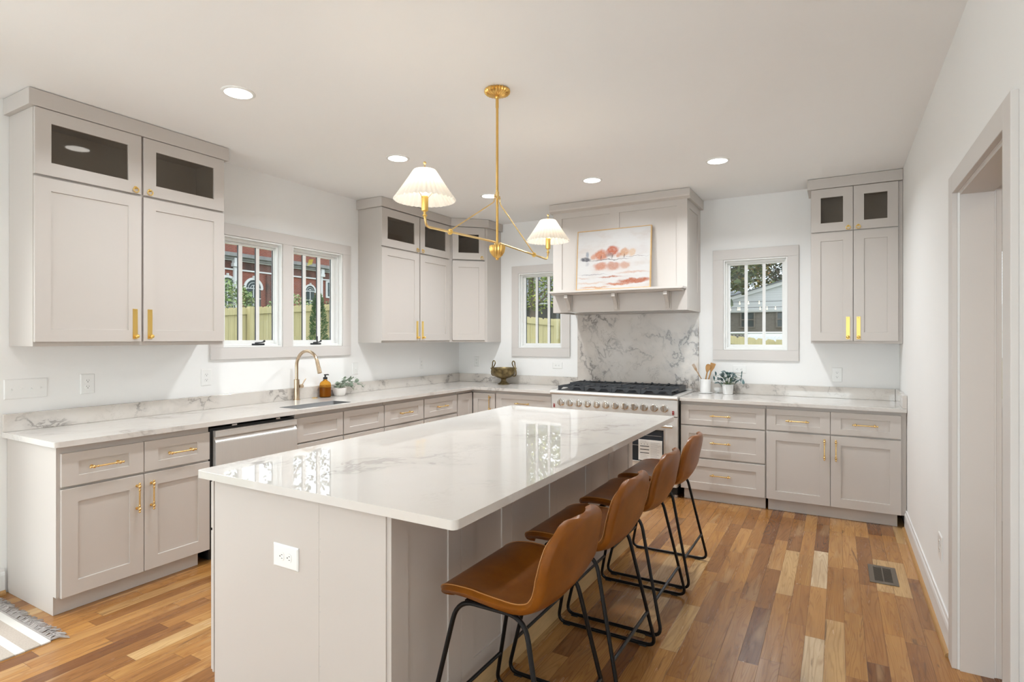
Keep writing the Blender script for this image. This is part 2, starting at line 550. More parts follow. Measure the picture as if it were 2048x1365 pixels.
# pleated shade cloth: thin, lets the bulb glow through
_m, _N, _L, _b = new_mat('pleated_shade_linen')
_b.inputs['Base Color'].default_value = (0.86, 0.84, 0.80, 1)
_b.inputs['Roughness'].default_value = 0.9
_tr = _N.new('ShaderNodeBsdfTranslucent'); _tr.inputs['Color'].default_value = (0.90, 0.85, 0.77, 1)
_ms = _N.new('ShaderNodeMixShader'); _ms.inputs[0].default_value = 0.42
_L.new(_b.outputs[0], _ms.inputs[1]); _L.new(_tr.outputs[0], _ms.inputs[2])
_L.new(_ms.outputs[0], _N['Material Output'].inputs['Surface'])
M['shade'] = _m

# tan leather
_m, _N, _L, _b = new_mat('tan_leather')
_g = G(_m)
_c = _g.coord()
_f = _g.noise(_c, 6.0, 5, 0.6)['Fac']
_v = _g.noise(_c, 260.0, 2, 0.5)['Fac']
_L.new(_g.ramp(_f, [(0.25, (0.150, 0.043, 0.003)), (0.55, (0.250, 0.078, 0.006)), (0.8, (0.34, 0.118, 0.011))]), _b.inputs['Base Color'])
_b.inputs['Roughness'].default_value = 0.33
_b.inputs['Specular IOR Level'].default_value = 0.38
_g.bump(_v, 0.12, 0.0006, _b)
M['leather'] = _m
M['stitch'] = simple('leather_seam', (0.42, 0.19, 0.06), 0.4, var=0.2, scale=300)

# tarnished brass urn
_m, _N, _L, _b = new_mat('tarnished_brass')
_g = G(_m)
_f = _g.noise(_g.coord(), 14.0, 6, 0.65)['Fac']
_L.new(_g.ramp(_f, [(0.28, (0.05, 0.038, 0.024)), (0.5, (0.20, 0.145, 0.065)), (0.75, (0.40, 0.32, 0.16))]), _b.inputs['Base Color'])
_b.inputs['Metallic'].default_value = 0.8
_b.inputs['Roughness'].default_value = 0.42
M['urn'] = _m

# ------------------------------------------------------------------ room shell
ZC = 2.803
XR = 4.553


def wall_mesh(axis, t0, t1, u0, u1, z0, z1, holes):
    mb = MB()
    us = sorted({u0, u1} | {h[0] for h in holes} | {h[1] for h in holes})
    for a, b in zip(us[:-1], us[1:]):
        mid = (a + b) / 2
        hs = sorted([(h[2], h[3]) for h in holes if h[0] < mid < h[1]])
        z = z0
        for ha, hb in hs + [(z1, z1)]:
            if ha > z + 1e-6:
                if axis == 0: mb.box(t0, a, z, t1, b, ha)
                else: mb.box(a, t0, z, b, t1, ha)
            z = hb
    return mb


structure(MB().box(-0.15, -9.15, -0.06, 7.0, 0.15, 0.0).build('floor', M['floor']))
structure(MB().box(-0.15, -9.15, ZC, 7.0, 0.15, ZC + 0.12).build('ceiling', M['ceil']))
structure(wall_mesh(0, -0.09, 0.0, -9.15, 0.10, 0.0, ZC, [(-3.138, -1.931, 1.372, 2.245), (-6.25, -4.80, 0.0, 2.10)]).build('wall_left', M['wall']))
structure(wall_mesh(1, 0.0, 0.10, 0.0, 7.0, 0.0, ZC, [(0.859, 1.413, 1.332, 2.202), (3.138, 3.700, 1.332, 2.203), (5.0, 5.9, 0.9, 2.2)]).build('wall_back', M['wall']))
structure(wall_mesh(0, XR, 4.683, -9.15, 0.0, 0.0, ZC, [(-3.566, -2.69, 0.0, 2.08)]).build('wall_right', M['wall']))
structure(wall_mesh(1, -9.15, -9.0, 0.0, XR, 0.0, ZC, [(0.25, 1.65, 0.45, 2.45), (3.0, 4.40, 0.45, 2.45)]).build('wall_front', M['wall']))
structure(MB().box(6.85, -9.15, 0, 7.0, 0.0, ZC).build('wall_passage', M['wall']))


def ring_boxes(mb, ox0, ox1, oz0, oz1, ix0, ix1, iz0, iz1, y0, y1, m=0):
    mb.box(ox0, y0, oz0, ix0, y1, oz1, m)
    mb.box(ix1, y0, oz0, ox1, y1, oz1, m)
    mb.box(ix0, y0, iz1, ix1, y1, oz1, m)
    mb.box(ix0, y0, oz0, ix1, y1, iz0, m)


def window(name, loc, rotz, casing, openings, crank=False, seal=0):
    """local frame: x to the right seen from the room, y = 0 the wall face, +y outdoors."""
    root = bpy.data.objects.new(name, None)
    COL.objects.link(root)
    root.location = loc
    root.rotation_euler = (0, 0, rotz)
    structure(root)
    cx0, cx1, cz0, cz1 = casing
    mb = MB()
    xs0 = openings[0]['o'][0]; xs1 = openings[-1]['o'][1]
    z0, z1 = openings[0]['o'][2], openings[0]['o'][3]
    mb.box(cx0, -0.02, cz0, cx1, 0, z0); mb.box(cx0, -0.02, z1, cx1, 0, cz1)
    mb.box(cx0, -0.02, z0, xs0, 0, z1); mb.box(xs1, -0.02, z0, cx1, 0, z1)
    for a, b in zip(openings[:-1], openings[1:]):
        mb.box(a['o'][1], -0.02, z0, b['o'][0], 0.0, z1)
    mb.build('casing', M['trim'], root, bevel=0.002)
    for a, b in zip(openings[:-1], openings[1:]):
        MB().box(a['o'][1], 0.0, z0, b['o'][0], 0.088, z1).build('mullion', M['vinyl'], root)
    for w in openings:
        x0, x1, a0, a1 = w['o']
        g0, g1, h0, h1 = w['g']
        mb = MB()
        ring_boxes(mb, x0 + .001, x1 - .001, a0 + .001, a1 - .001, x0 + .014, x1 - .014, a0 + .014, a1 - .014, -0.012, 0.085)
        ring_boxes(mb, x0 + .014, x1 - .014, a0 + .014, a1 - .014, x0 + .030, x1 - .030, a0 + .026, a1 - .034, 0.025, 0.088)
        mb.build('frame', M['vinyl'], root, bevel=0.0015)
        s = MB()
        ring_boxes(s, x0 + .030, x1 - .030, a0 + .026, a1 - .034, g0, g1, h0, h1, 0.055, 0.086)
        sash = s.build('sash', M['vinyl'], root, bevel=0.0015)
        for p, q in w['m']:
            b = MB()
            b.box(p, 0.066, h0, q, 0.0775, h1, 0)
            if seal < 0: b.box(p - .0035, 0.0665, h0, p, 0.0775, h1, 1)
            if seal > 0: b.box(q, 0.0665, h0, q + .0035, 0.0775, h1, 1)
            b.build('muntin', [M['vinyl'], M['seal']], sash)
        if seal:
            b = MB()
            e = g1 - .005 if seal < 0 else g0
            b.box(e, 0.070, h0, e + .005, 0.077, h1)
            b.build('glazing_seal', M['seal'], sash)
        MB().box(g0 - .004, 0.078, h0 - .004, g1 + .004, 0.082, h1 + .004).build('glass_pane', M['paneglass'], sash)
        if crank:
            c = (g0 + g1) / 2 + w.get('cs', 0)
            b = MB()
            zz = a0 + .016
            b.prism(round_poly([(c - .055, 0.0), (c + .055, 0.0), (c + .05, .03), (c - .05, .03)], .008), 2, zz, zz + .014)
            b.tube([(c - .035, .004, zz + .018), (c + .02, .0, zz + .022), (c + .045, .002, zz + .028)], [.006, .005, .006], 8)
            b.sphere((c + .048, .002, zz + .034), .009)
            if w.get('lever'):
                b.tube([(c + .012, .01, zz + .01), (c + .012, .01, zz + .075)], .006, 8)
            b.build('crank_handle', M['seal'], root, smooth=True)
    return root


# left window: local x = world y
window('window_1', (0, 0, 0), PI / 2, (-3.24, -1.829, 1.282, 2.334),
       [dict(o=(-3.138, -2.603, 1.372, 2.245), g=(-3.085, -2.637, 1.429, 2.192), m=[(-2.958, -2.923), (-2.800, -2.768)], cs=.045),
        dict(o=(-2.502, -1.931, 1.372, 2.245), g=(-2.452, -2.001, 1.429, 2.192), m=[(-2.329, -2.293), (-2.166, -2.127)], cs=.0, lever=True)],
       crank=True, seal=-1)
window('window_2', (0, 0, 0), 0, (0.770, 1.515, 1.234, 2.289),
       [dict(o=(0.859, 1.413, 1.332, 2.202), g=(0.919, 1.366, 1.386, 2.157), m=[(1.044, 1.075), (1.199, 1.231)])], seal=1)
window('window_3', (0, 0, 0), 0, (3.041, 3.792, 1.235, 2.300),
       [dict(o=(3.138, 3.700, 1.332, 2.203), g=(3.188, 3.649, 1.384, 2.153), m=[(3.319, 3.347), (3.478, 3.505)])])
window('window_4', (0, 0, 0), 0, (4.92, 5.98, 0.82, 2.28),
       [dict(o=(5.0, 5.9, 0.9, 2.2), g=(5.06, 5.84, 0.96, 2.14), m=[])])
# glazing of the unseen half; the two front windows are added as light openings
window('added_front_window', (0, -9.0, 0), PI, (-1.75, -0.15, 0.35, 2.55), [dict(o=(-1.65, -0.25, 0.45, 2.45), g=(-1.60, -0.30, 0.50, 2.40), m=[(-.965, -.935)])])
window('added_second_front_window', (0, -9.0, 0), PI, (-4.50, -2.90, 0.35, 2.55), [dict(o=(-4.40, -3.00, 0.45, 2.45), g=(-4.35, -3.05, 0.50, 2.40), m=[(-3.715, -3.685)])])
d = bpy.data.objects.new('door_2', None); COL.objects.link(d); structure(d)
b = MB()
for (y0, y1) in ((-6.20, -5.535), (-5.515, -4.85)):
    b.box(-.08, y0, .02, -.04, y0 + .10, 2.05); b.box(-.08, y1 - .10, .02, -.04, y1, 2.05)
    b.box(-.08, y0 + .10, .02, -.04, y1 - .10, .22); b.box(-.08, y0 + .10, 1.95, -.04, y1 - .10, 2.05)
b.build('door_leaf', M['base'], d, bevel=.002)
b = MB()
b.box(-.089, -6.25, 0, 0, -6.20, 2.10); b.box(-.089, -4.85, 0, 0, -4.80, 2.10); b.box(-.089, -6.20, 2.05, 0, -4.85, 2.10)
b.box(0, -6.34, 0, .02, -6.25, 2.19); b.box(0, -4.80, 0, .02, -4.71, 2.19); b.box(0, -6.25, 2.1, .02, -4.80, 2.19)
b.build('door_frame', M['trim'], d)
b = MB()
for (y0, y1) in ((-6.10, -5.635), (-5.415, -4.95)): b.box(-.062, y0, .22, -.058, y1, 1.95)
b.build('glass_pane', M['paneglass'], d)

# cased opening on the right
d = bpy.data.objects.new('door_1', None); COL.objects.link(d); structure(d)
b = MB()
for (xa, xb) in ((XR - .02, XR), (4.683, 4.703)):
    b.box(xa, -3.66, 0, xb, -3.566, 2.165); b.box(xa, -2.69, 0, xb, -2.60, 2.165); b.box(xa, -3.566, 2.08, xb, -2.69, 2.165)
b.build('casing', M['trim'], d, bevel=.002)
b = MB()
b.box(XR + .008, -2.70, 0, 4.675, -2.69, 2.08); b.box(XR + .008, -3.566, 0, 4.675, -3.556, 2.08); b.box(XR + .008, -3.556, 2.07, 4.675, -2.70, 2.08)
b.build('jamb', M['trim'], d)

# baseboards and oak shoe moulding
def baseboard(name, x, sgn, y0, y1):
    b = MB()
    prof = [(0, 0), (sgn * .016, 0), (sgn * .016, .105), (sgn * .013, .118), (sgn * .009, .125), (sgn * .007, .14), (0, .14)]
    b.prism([(x + p, z) for p, z in prof], 1, y0, y1)
    structure(b.build(name, M['base']))
    return b


def shoe(name, x, sgn, y0, y1):
    b = MB()
    q = [(x + sgn * .016, 0)] + [(x + sgn * (.016 + .016 * math.cos(a)), .021 * math.sin(a)) for a in [i * PI / 12 for i in range(7)]]
    b.prism(q, 1, y0, y1)
    structure(b.build(name, M['shoe'], smooth=True, angle=50))


baseboard('baseboard_right', XR, -1, -2.60, -0.60); shoe('trim_1', XR, -1, -2.595, -0.62)
baseboard('baseboard_left', 0, 1, -4.705, -4.452); shoe('trim_2', 0, 1, -4.705, -4.452)
baseboard('baseboard_front_right', XR, -1, -9.0, -3.66); shoe('trim_3', XR, -1, -9.0, -3.665)
baseboard('baseboard_front_left', 0, 1, -9.0, -6.345)

# ------------------------------------------------------------------ cabinets
def shaker(b, x0, x1, z0, z1, yf, t=.019, st=.074, rl=.074, rec=.008, glazed=False, m=0):
    c = .0012
    R = lambda x, X, z, Z, y: [(x, y, z), (X, y, z), (X, y, Z), (x, y, Z)]
    ix0, ix1, iz0, iz1 = x0 + st, x1 - st, z0 + rl, z1 - rl
    rings = [R(x0, x1, z0, z1, yf + t), R(x0, x1, z0, z1, yf + c), R(x0 + c, x1 - c, z0 + c, z1 - c, yf), R(ix0, ix1, iz0, iz1, yf)]
    if glazed:
        rings += [R(ix0, ix1, iz0, iz1, yf + t), R(x0, x1, z0, z1, yf + t)]
        b.rings(rings, True, False, False, m)
        bmesh.ops.remove_doubles(b.bm, verts=b.bm.verts, dist=1e-6)
    else:
        rings += [R(ix0 + .0015, ix1 - .0015, iz0 + .0015, iz1 - .0015, yf + rec)]
        b.rings(rings, True, True, True, m)


def bar_pull(b, x, z, vert, y, L=.172):
    """cylinder pull with turned posts and end beads, standing off the face y."""
    yb = y - .030
    P = (lambda t: (x, yb, z + t)) if vert else (lambda t: (x + t, yb, z))
    h = L / 2
    b.tube([P(-h + .006), P(h - .006)], .0048, 10)
    for s in (-1, 1):
        q = P(s * (h - .022))
        b.tube([(q[0], y, q[2]), (q[0], yb, q[2])], .0055, 10)
        b.tube([(q[0], y, q[2]), (q[0], y - .005, q[2])], .0085, 12)
        b.sphere(q, .0092, seg=12)
        b.sphere(P(s * (h - .042)), .0068, seg=10)
        b.sphere(P(s * (h - .006)), .0068, seg=10)


def plate_pull(b, x, z, y):
    """long back plate with a ball knob at its foot."""
    b.box(x - .0135, y - .0035, z, x + .0135, y, z + .186)
    b.tube([(x, y - .003, z + .016), (x, y - .02, z + .016)], [.0085, .006], 10)
    b.sphere((x, y - .028, z + .016), .0125, seg=16)
    b.sphere((x, y - .0035, z + .176), .003, seg=8)


def ring_pull(b, x, z, y):
    b.tube([(x, y, z + .014), (x, y - .004, z + .014)], .0095, 12)
    b.sphere((x, y - .008, z + .014), .006, seg=10)
    b.tube([(x + .0155 * math.cos(a), y - .010, z + .0155 * math.sin(a)) for a in [2 * PI * k / 24 for k in range(24)]], .0032, 8, closed=True)


def front(root, kind, x0, x1, z0, z1, handle=None, st=.074, rl=.074, y=-.02, metal='brass', glazed=False, mat='cab'):
    b = MB()
    shaker(b, x0, x1, z0, z1, y, st=st, rl=rl, glazed=glazed)
    o = b.build(kind, M[mat], root)
    if glazed:
        MB().box(x0 + st - .004, y + .009, z0 + rl - .004, x1 - st + .004, y + .013, z1 - rl + .004).build('glass_pane', M['cabglass'], o)
    if handle:
        hb = MB()
        if handle[0] == 'bar':
            bar_pull(hb, handle[2], handle[3], handle[1] == 'v', y)
            hb.build('handle', M['brass'], o, smooth=True)
        elif handle[0] == 'plate':
            plate_pull(hb, handle[1], handle[2], y)
            hb.build('handle', M['gold'], o, smooth=True)
        else:
            ring_pull(hb, handle[1], handle[2], y)
            hb.build('ring_pull', M['gold'], o, smooth=True)
    return o


def carcass(root, W, D, z0, z1, mids=(), stiles=(), toe=None, left_panel=False, top=True, name='carcass'):
    """open box with a face frame; local y = 0 is its front."""
    t = .018
    b = MB()
    b.box(0, 0, z0, t, D, z1)
    b.box(W - t, 0, z0, W, D, z1)
    b.box(t, 0, z0, W - t, D, z0 + t)
    if top: b.box(t, 0, z1 - t, W - t, D, z1)
    b.box(t, D - .008, z0 + t, W - t, D, z1 - t)
    b.box(t, 0, z0 + t, t + .02, t, z1 - t if top else z1); b.box(W - t - .02, 0, z0 + t, W - t, t, z1 - t if top else z1)
    b.box(t + .02, 0, z1 - t - .025, W - t - .02, t, z1 - t if top else z1); b.box(t + .02, 0, z0 + t, W - t - .02, t, z0 + t + .02)
    for z in mids: b.box(t + .02, 0, z - .018, W - t - .02, D - .01, z + .018) if D < .5 else b.box(t + .02, 0, z - .018, W - t - .02, t, z + .018)
    for x in stiles: b.box(x - .02, 0.0005, z0 + t + .02, x + .02, t, z1 - t - .025)
    o = b.build(name, M['cab'], root)
    if toe:
        b = MB()
        b.box(toe[0], toe[2], 0.001, toe[1], toe[2] + .016, z0 - .001)
        b.build('toe_kick', M['cab'], root)
    return o


# ---- upper cabinet, left wall
UZ0, UZ1 = 1.401, 2.709
r = thing('upper_cabinet', 'wide greige upper cabinet beside the window, above the end of the left counter', 'cabinet', (0.305, -4.430, 0), PI / 2)
W_ = 1.098
carcass(r, W_, .303, UZ0, UZ1, mids=(2.338,), stiles=(.551,))
front(r, 'door', 0.002, .545, 1.425, 2.331, ('plate', .508, 1.441), st=.074, rl=.071)
front(r, 'door', .558, W_ - .002, 1.425, 2.331, ('plate', .595, 1.441), st=.074, rl=.071)
front(r, 'door', 0.002, .545, 2.344, 2.707, ('ring', .510, 2.366), st=.075, rl=.073, glazed=True)
front(r, 'door', .558, W_ - .002, 2.344, 2.707, ('ring', .593, 2.366), st=.075, rl=.073, glazed=True)
MB().box(-.027, -.028, 2.710, W_ + .030, .303, ZC - .003).build('crown_moulding', M['cab'], r, bevel=.002)

# ---- upper cabinet towards the corner
r = thing('upper_cabinet', 'greige two-door upper cabinet on the left wall beyond the window, joining the corner cabinet', 'cabinet', (0.305, -1.716, 0), PI / 2)
W_ = 1.104
carcass(r, W_, .303, UZ0, UZ1, mids=(2.338,), stiles=(.556,))
front(r, 'door', -.012, .548, 1.421, 2.322, ('plate', .512, 1.437), st=.078, rl=.073)
front(r, 'door', .564, 1.080, 1.421, 2.322, ('plate', .600, 1.437), st=.074, rl=.073)
front(r, 'door', -.012, .548, 2.335, 2.701, ('ring', .514, 2.357), st=.078, rl=.075, glazed=True)
front(r, 'door', .564, 1.080, 2.335, 2.701, ('ring', .598, 2.357), st=.074, rl=.075, glazed=True)
MB().box(-.027, -.028, 2.710, W_ - .012, .303, ZC - .003).build('crown_moulding', M['cab'], r, bevel=.002)

# ---- diagonal corner upper cabinet
K = .612
r = thing('corner_cabinet', 'greige diagonal upper cabinet set across the room corner', 'cabinet', (0.305, -K, 0), PI / 4)
c45, s45 = math.cos(PI / 4), math.sin(PI / 4)
def tl(x, y):       # world to the diagonal's frame
    x -= .305; y += K
    return (x * c45 + y * s45, -x * s45 + y * c45)
A, Bp, Cc, Dd, Ee = (0.305, -K + .001), (K, -0.305), (K, -.0006), (.0006, -.0006), (.0006, -K + .001)
b = MB()
P5 = [tl(*q) for q in (A, Bp, Cc, Dd, Ee)]
b.prism(P5, 2, UZ0, UZ0 + .018); b.prism(P5, 2, UZ1 - .018, UZ1); b.prism([tl(*q) for q in ((.312, -K + .03), (K - .03, -.312), (K - .02, -.02), (.02, -.02), (.02, -K + .02))], 2, 2.320, 2.346)
def wallstrip(p, q, w=.016):
    p, q = Vector(p), Vector(q); n = Vector((-(q - p).y, (q - p).x)).normalized() * w
    b.prism([tl(*p), tl(*q), tl(*(q + n)), tl(*(p + n))], 2, UZ0 + .018, UZ1 - .018)
wallstrip(Bp, Cc); wallstrip((K - .0165, -.0006), (.017, -.0006)); wallstrip(Dd, Ee); wallstrip((.017, -K + .001), A)
Ld = (Vector(Bp) - Vector(A)).length
b.box(0, 0, UZ0 + .018, .03, .018, UZ1 - .018); b.box(Ld - .03, 0, UZ0 + .018, Ld, .018, UZ1 - .018)
b.build('carcass', M['cab'], r)
front(r, 'door', .027, .402, 1.421, 2.324, None, st=.069, rl=.073)
front(r, 'door', .027, .402, 2.338, 2.701, ('ring', .366, 2.360), st=.070, rl=.076, glazed=True)
b = MB()
off = .027
ca = (0.305 + off, -K - off * .41 + .012); cb = (K + off * .41, -0.305 - off); cc = (K + off * .41 + .014, -0.305 - off)
b.prism([tl(.305 + off, -K + .012), tl(.305 + off, -K - .011), tl(K + .012, -.305 - off), tl(K + off, -.305 - off + .015), tl(K + off, -.003), tl(.003, -.003), tl(.003, -K + .012)], 2, 2.710, ZC - .003)
b.build('crown_moulding', M['cab'], r, bevel=.002)

# ---- right upper cabinet
r = thing('upper_cabinet', 'narrow greige upper cabinet in the right corner beside the white wall', 'cabinet', (3.900, -.305, 0), 0)
W_ = .651
carcass(r, W_, .303, UZ0, UZ1, mids=(2.340,), stiles=(.312,))
front(r, 'door', .004, .309, 1.422, 2.337, ('plate', .274, 1.438), st=.070, rl=.071)
front(r, 'door', .314, .621, 1.422, 2.337, ('plate', .349, 1.438), st=.073, rl=.071)
front(r, 'door', .004, .309, 2.346, 2.708, ('ring', .276, 2.366), st=.071, rl=.073, glazed=True)
front(r, 'door', .314, .621, 2.346, 2.708, ('ring', .347, 2.366), st=.073, rl=.073, glazed=True)
MB().box(-.027, -.028, 2.712, W_, .303, ZC - .003).build('crown_moulding', M['cab'], r, bevel=.002)

# ---- base cabinets
BZ0, BZ1 = .100, .883
def bases(name, label, loc, rot, W_, fronts, stiles=(), mids=(.667,), toe=None, D=.598):
    r = thing(name, label, 'cabinet', loc, rot)
    carcass(r, W_, D, BZ0, BZ1, mids=mids, stiles=stiles, toe=toe if toe else (0, W_, .036), top=False)
    for f in fronts: front(r, *f[:5], **f[5])
    return r

DR = dict(st=.077, rl=.050)
r = bases('base_cabinet', 'greige base cabinet ending the left run, two drawers over two doors', (.600, -4.435, 0), PI / 2, .812,
          [('drawer', .012, .413, .671, .845, dict(handle=('bar', 'h', .212, .758), **DR)),
           ('drawer', .417, .810, .671, .845, dict(handle=('bar', 'h', .622, .758), **DR)),
           ('door', .012, .413, .095, .658, dict(handle=('bar', 'v', .376, .535))),
           ('door', .417, .810, .095, .658, dict(handle=('bar', 'v', .454, .535)))], stiles=(.415,), toe=(0, .765, .036))
b = MB()      # finished end panel with its toe notch
b.prism([(.0, BZ1), (.0, .100), (.034, .100), (.034, .001), (.597, .001), (.597, BZ1)], 0, -.004, -.0005)
b.build('end_panel', M['cab'], r)
bases('base_cabinet', 'greige base cabinet under the sink with two blank fronts', (.600, -2.956, 0), PI / 2, .938,
      [('false_front', .002, .457, .664, .849, dict(st=.062, rl=.05)), ('false_front', .468, .934, .664, .849, dict(st=.062, rl=.05)),
       ('door', .002, .457, .102, .652, dict(handle=('bar', 'v', .420, .545))), ('door', .468, .934, .102, .652, dict(handle=('bar', 'v', .505, .545)))], stiles=(.463,))
bases('base_cabinet', 'greige base cabinet between the sink cabinet and the corner, two brass-handled drawers', (.600, -2.014, 0), PI / 2, 1.106,
      [('drawer', .002, .545, .664, .849, dict(handle=('bar', 'h', .273, .757), st=.076, rl=.05)), ('drawer', .562, 1.102, .668, .850, dict(handle=('bar', 'h', .832, .757), st=.076, rl=.05)),
       ('door', .002, .545, .102, .650, dict(handle=('bar', 'v', .505, .545))), ('door', .562, 1.102, .102, .650, dict(handle=('bar', 'v', .602, .545)))], stiles=(.553,))
# corner unit with its folding pair of doors
r = thing('corner_base_cabinet', 'greige L-shaped base cabinet in the corner with a folding pair of narrow doors', 'cabinet', (0, 0, 0), 0)
b = MB()
b.prism([(.002, -.906), (.600, -.906), (.600, -.600), (.913, -.600), (.913, -.002), (.002, -.002)], 2, BZ0, BZ0 + .018)
b.box(.58, -.906, BZ0 + .018, .60, -.888, BZ1); b.box(.895, -.60, BZ0 + .018, .913, -.58, BZ1)
b.box(.002, -.906, BZ0 + .018, .58, -.890, BZ1); b.box(.897, -.58, BZ0 + .018, .913, -.002, BZ1)
b.box(.58, -.888, BZ1 - .03, .60, -.58, BZ1); b.box(.60, -.60, BZ1 - .03, .895, -.58, BZ1)
b.build('carcass', M['cab'], r)
b = MB(); b.box(.55, -.906, .001, .565, -.565, .099); b.box(.565, -.58, .001, .913, -.565, .099); b.build('toe_kick', M['cab'], r)
b = MB(); shaker(b, 0, .270, .102, .849, -.02, st=.070, rl=.07)
o = b.build('door', M['cab'], r); o.location = (.600, -.892, 0); o.rotation_euler = (0, 0, PI / 2)
b = MB(); shaker(b, 0, .280, .102, .850, -.02, st=.062, rl=.07)
o = b.build('door', M['cab'], r); o.location = (.628, -.600, 0)
hb = MB(); bar_pull(hb, .222, .745, True, -.02); hb.build('handle', M['brass'], o, smooth=True)
bases('base_cabinet', 'greige drawer cabinet between the room corner and the range', (.915, -.600, 0), 0, .675,
      [('drawer', .008, .667, .667, .852, dict(handle=('bar', 'h', .337, .760), st=.07, rl=.05)),
       ('drawer', .008, .667, .389, .655, dict(handle=('bar', 'h', .337, .522), st=.07, rl=.06)),
       ('drawer', .008, .667, .102, .377, dict(handle=('bar', 'h', .337, .240), st=.07, rl=.06))], mids=(.661, .383))
bases('base_cabinet', 'greige cabinet of three wide drawers just right of the range', (2.870, -.600, 0), 0, .706,
      [('drawer', .006, .700, .675, .853, dict(handle=('bar', 'h', .346, .764), st=.069, rl=.046)),
       ('drawer', .006, .700, .391, .663, dict(handle=('bar', 'h', .346, .527), st=.069, rl=.066)),
       ('drawer', .006, .700, .101, .376, dict(handle=('bar', 'h', .346, .243), st=.069, rl=.066))], mids=(.669, .384), toe=(.024, .700, .030))
r = bases('base_cabinet', 'greige base cabinet in the right corner, two drawers over two doors', (3.578, -.600, 0), 0, .972,
      [('drawer', .004, .469, .679, .855, dict(handle=('bar', 'h', .236, .765), st=.071, rl=.046)),
       ('drawer', .473, .939, .679, .857, dict(handle=('bar', 'h', .706, .767), st=.071, rl=.046)),
       ('door', .004, .469, .102, .665, dict(handle=('bar', 'v', .430, .555), st=.071, rl=.071)),
       ('door', .473, .939, .102, .666, dict(handle=('bar', 'v', .510, .555), st=.071, rl=.071))], stiles=(.471,), toe=(.012, .918, .036))
b = MB(); b.box(.942, -.0012, BZ0, .972, -.0002, BZ1); b.build('filler_strip', M['cab'], r)

# ---- worktops
T0, T1 = .884, .914
D_ = .65
b = MB()
sink_out = round_poly([(.370, -2.925), (.596, -2.925), (.596, -2.372), (.370, -2.372)], .02, 5)
outer = [(.003, -4.464)] + round_poly([(.003, -4.464), (D_, -4.464), (D_, -3.0)], [0, .022, 0], 6)[1:-1] + [(D_, -D_), (1.596, -D_), (1.596, -.003), (.003, -.003)]
b.slab(outer, [sink_out], T0, T1)
tag(b.build('countertop', M['stone'], bevel=.003), 'long L-shaped pale stone countertop on the left and back base cabinets', 'countertop')
b = MB()
b.slab([(2.869, -D_), (XR - .003, -D_), (XR - .003, -.003), (2.869, -.003)], [], T0, T1)
tag(b.build('countertop', M['stone'], bevel=.003), 'short pale stone countertop right of the range', 'countertop')
b = MB()
ix0, ix1, iy0, iy1 = 1.8575, 3.1365, -4.456, -1.909
b.slab(round_poly([(ix0, iy0), (ix1, iy0), (ix1, iy1), (ix0, iy1)], .020, 6), [], T0, T1)
tag(b.build('countertop', M['stone'], bevel=.003), 'big glossy pale stone slab topping the kitchen island', 'countertop')
BS = T1 + .0005
def splash(x0, y0, x1, y1, label, z1=T1 + .100, mat='splash', nm='backsplash'):
    tag(MB().box(x0, y0, BS, x1, y1, z1).build(nm, M[mat], bevel=.0015), label, 'backsplash')
splash(.002, -4.464, .030, -.031, 'low veined stone backsplash strip along the left wall behind the sink')
splash(.002, -.030, 1.612, -.002, 'low veined stone backsplash strip on the back wall behind the brass urn')
splash(2.908, -.030, XR - .031, -.002, 'low veined stone backsplash strip behind the white crock and potted plant')
splash(XR - .030, -.640, XR - .002, -.002, 'short stone backsplash return against the right wall')
splash(1.613, -.030, 2.907, -.002, 'tall grey-veined stone slab behind the range', 1.7015, 'tall')

# ---- sink
r = thing('kitchen_sink', 'stainless undermount sink sunk in the left counter below the window', 'sink', (.483, -2.648, 0))
b = MB()
hx, hy = .1127, .2762
def rr(z, k=0.0, rad=.02): return [(p[0], p[1], z) for p in round_poly([(-hx - k, -hy - k), (hx + k, -hy - k), (hx + k, hy + k), (-hx - k, hy + k)], rad, 5)]
b.rings([rr(.9132, -.0004), rr(.74, -.0004), rr(.705, -.012, .02), rr(.70, -.03, .02)], True, False, True)
o = b.build('basin', M['sinksteel'], r, smooth=True)
so = o.modifiers.new('sheet', 'SOLIDIFY'); so.thickness = .0015
b = MB(); b.lathe([(.028, .7005), (.028, .703), (.02, .7035), (.018, .7015)], n=20); b.build('drain', M['chrome'], r, smooth=True)

# ---- faucet
r = thing('faucet', 'champagne bronze gooseneck faucet with a side lever', 'faucet', (.068, -2.503, T1))
MB().lathe([(.029, 0), (.029, .007), (.0225, .009), (.0225, .176), (.020, .178), (.0155, .179)], n=28).build('body', M['bronze'], r, smooth=True)
pts = [(0, 0, .17), (0, 0, .25)]
R_ = .131
for i in range(0, 15):
    a = PI - i * (PI * .93) / 14
    pts.append((R_ + R_ * math.cos(a), 0, .292 + R_ * math.sin(a)))
MB().tube(pts, .0138, 16).build('spout', M['bronze'], r, smooth=True)
p1 = Vector(pts[-1]); dr = (Vector(pts[-1]) - Vector(pts[-2])).normalized()
MB().tube([p1 - dr * .02, p1, p1 + dr * .035, p1 + dr * .085], [.0150, .0160, .0165, .0185], 16).build('spray_head', M['bronze'], r, smooth=True)
b = MB()
b.tube([(0, .0215, .115), (0, .062, .115)], .0165, 16)
b.tube([(.0, .052, .118), (.004, .068, .148), (.008, .090, .178)], [.0055, .0048, .0048], 10)
b.build('lever', M['bronze'], r, smooth=True)

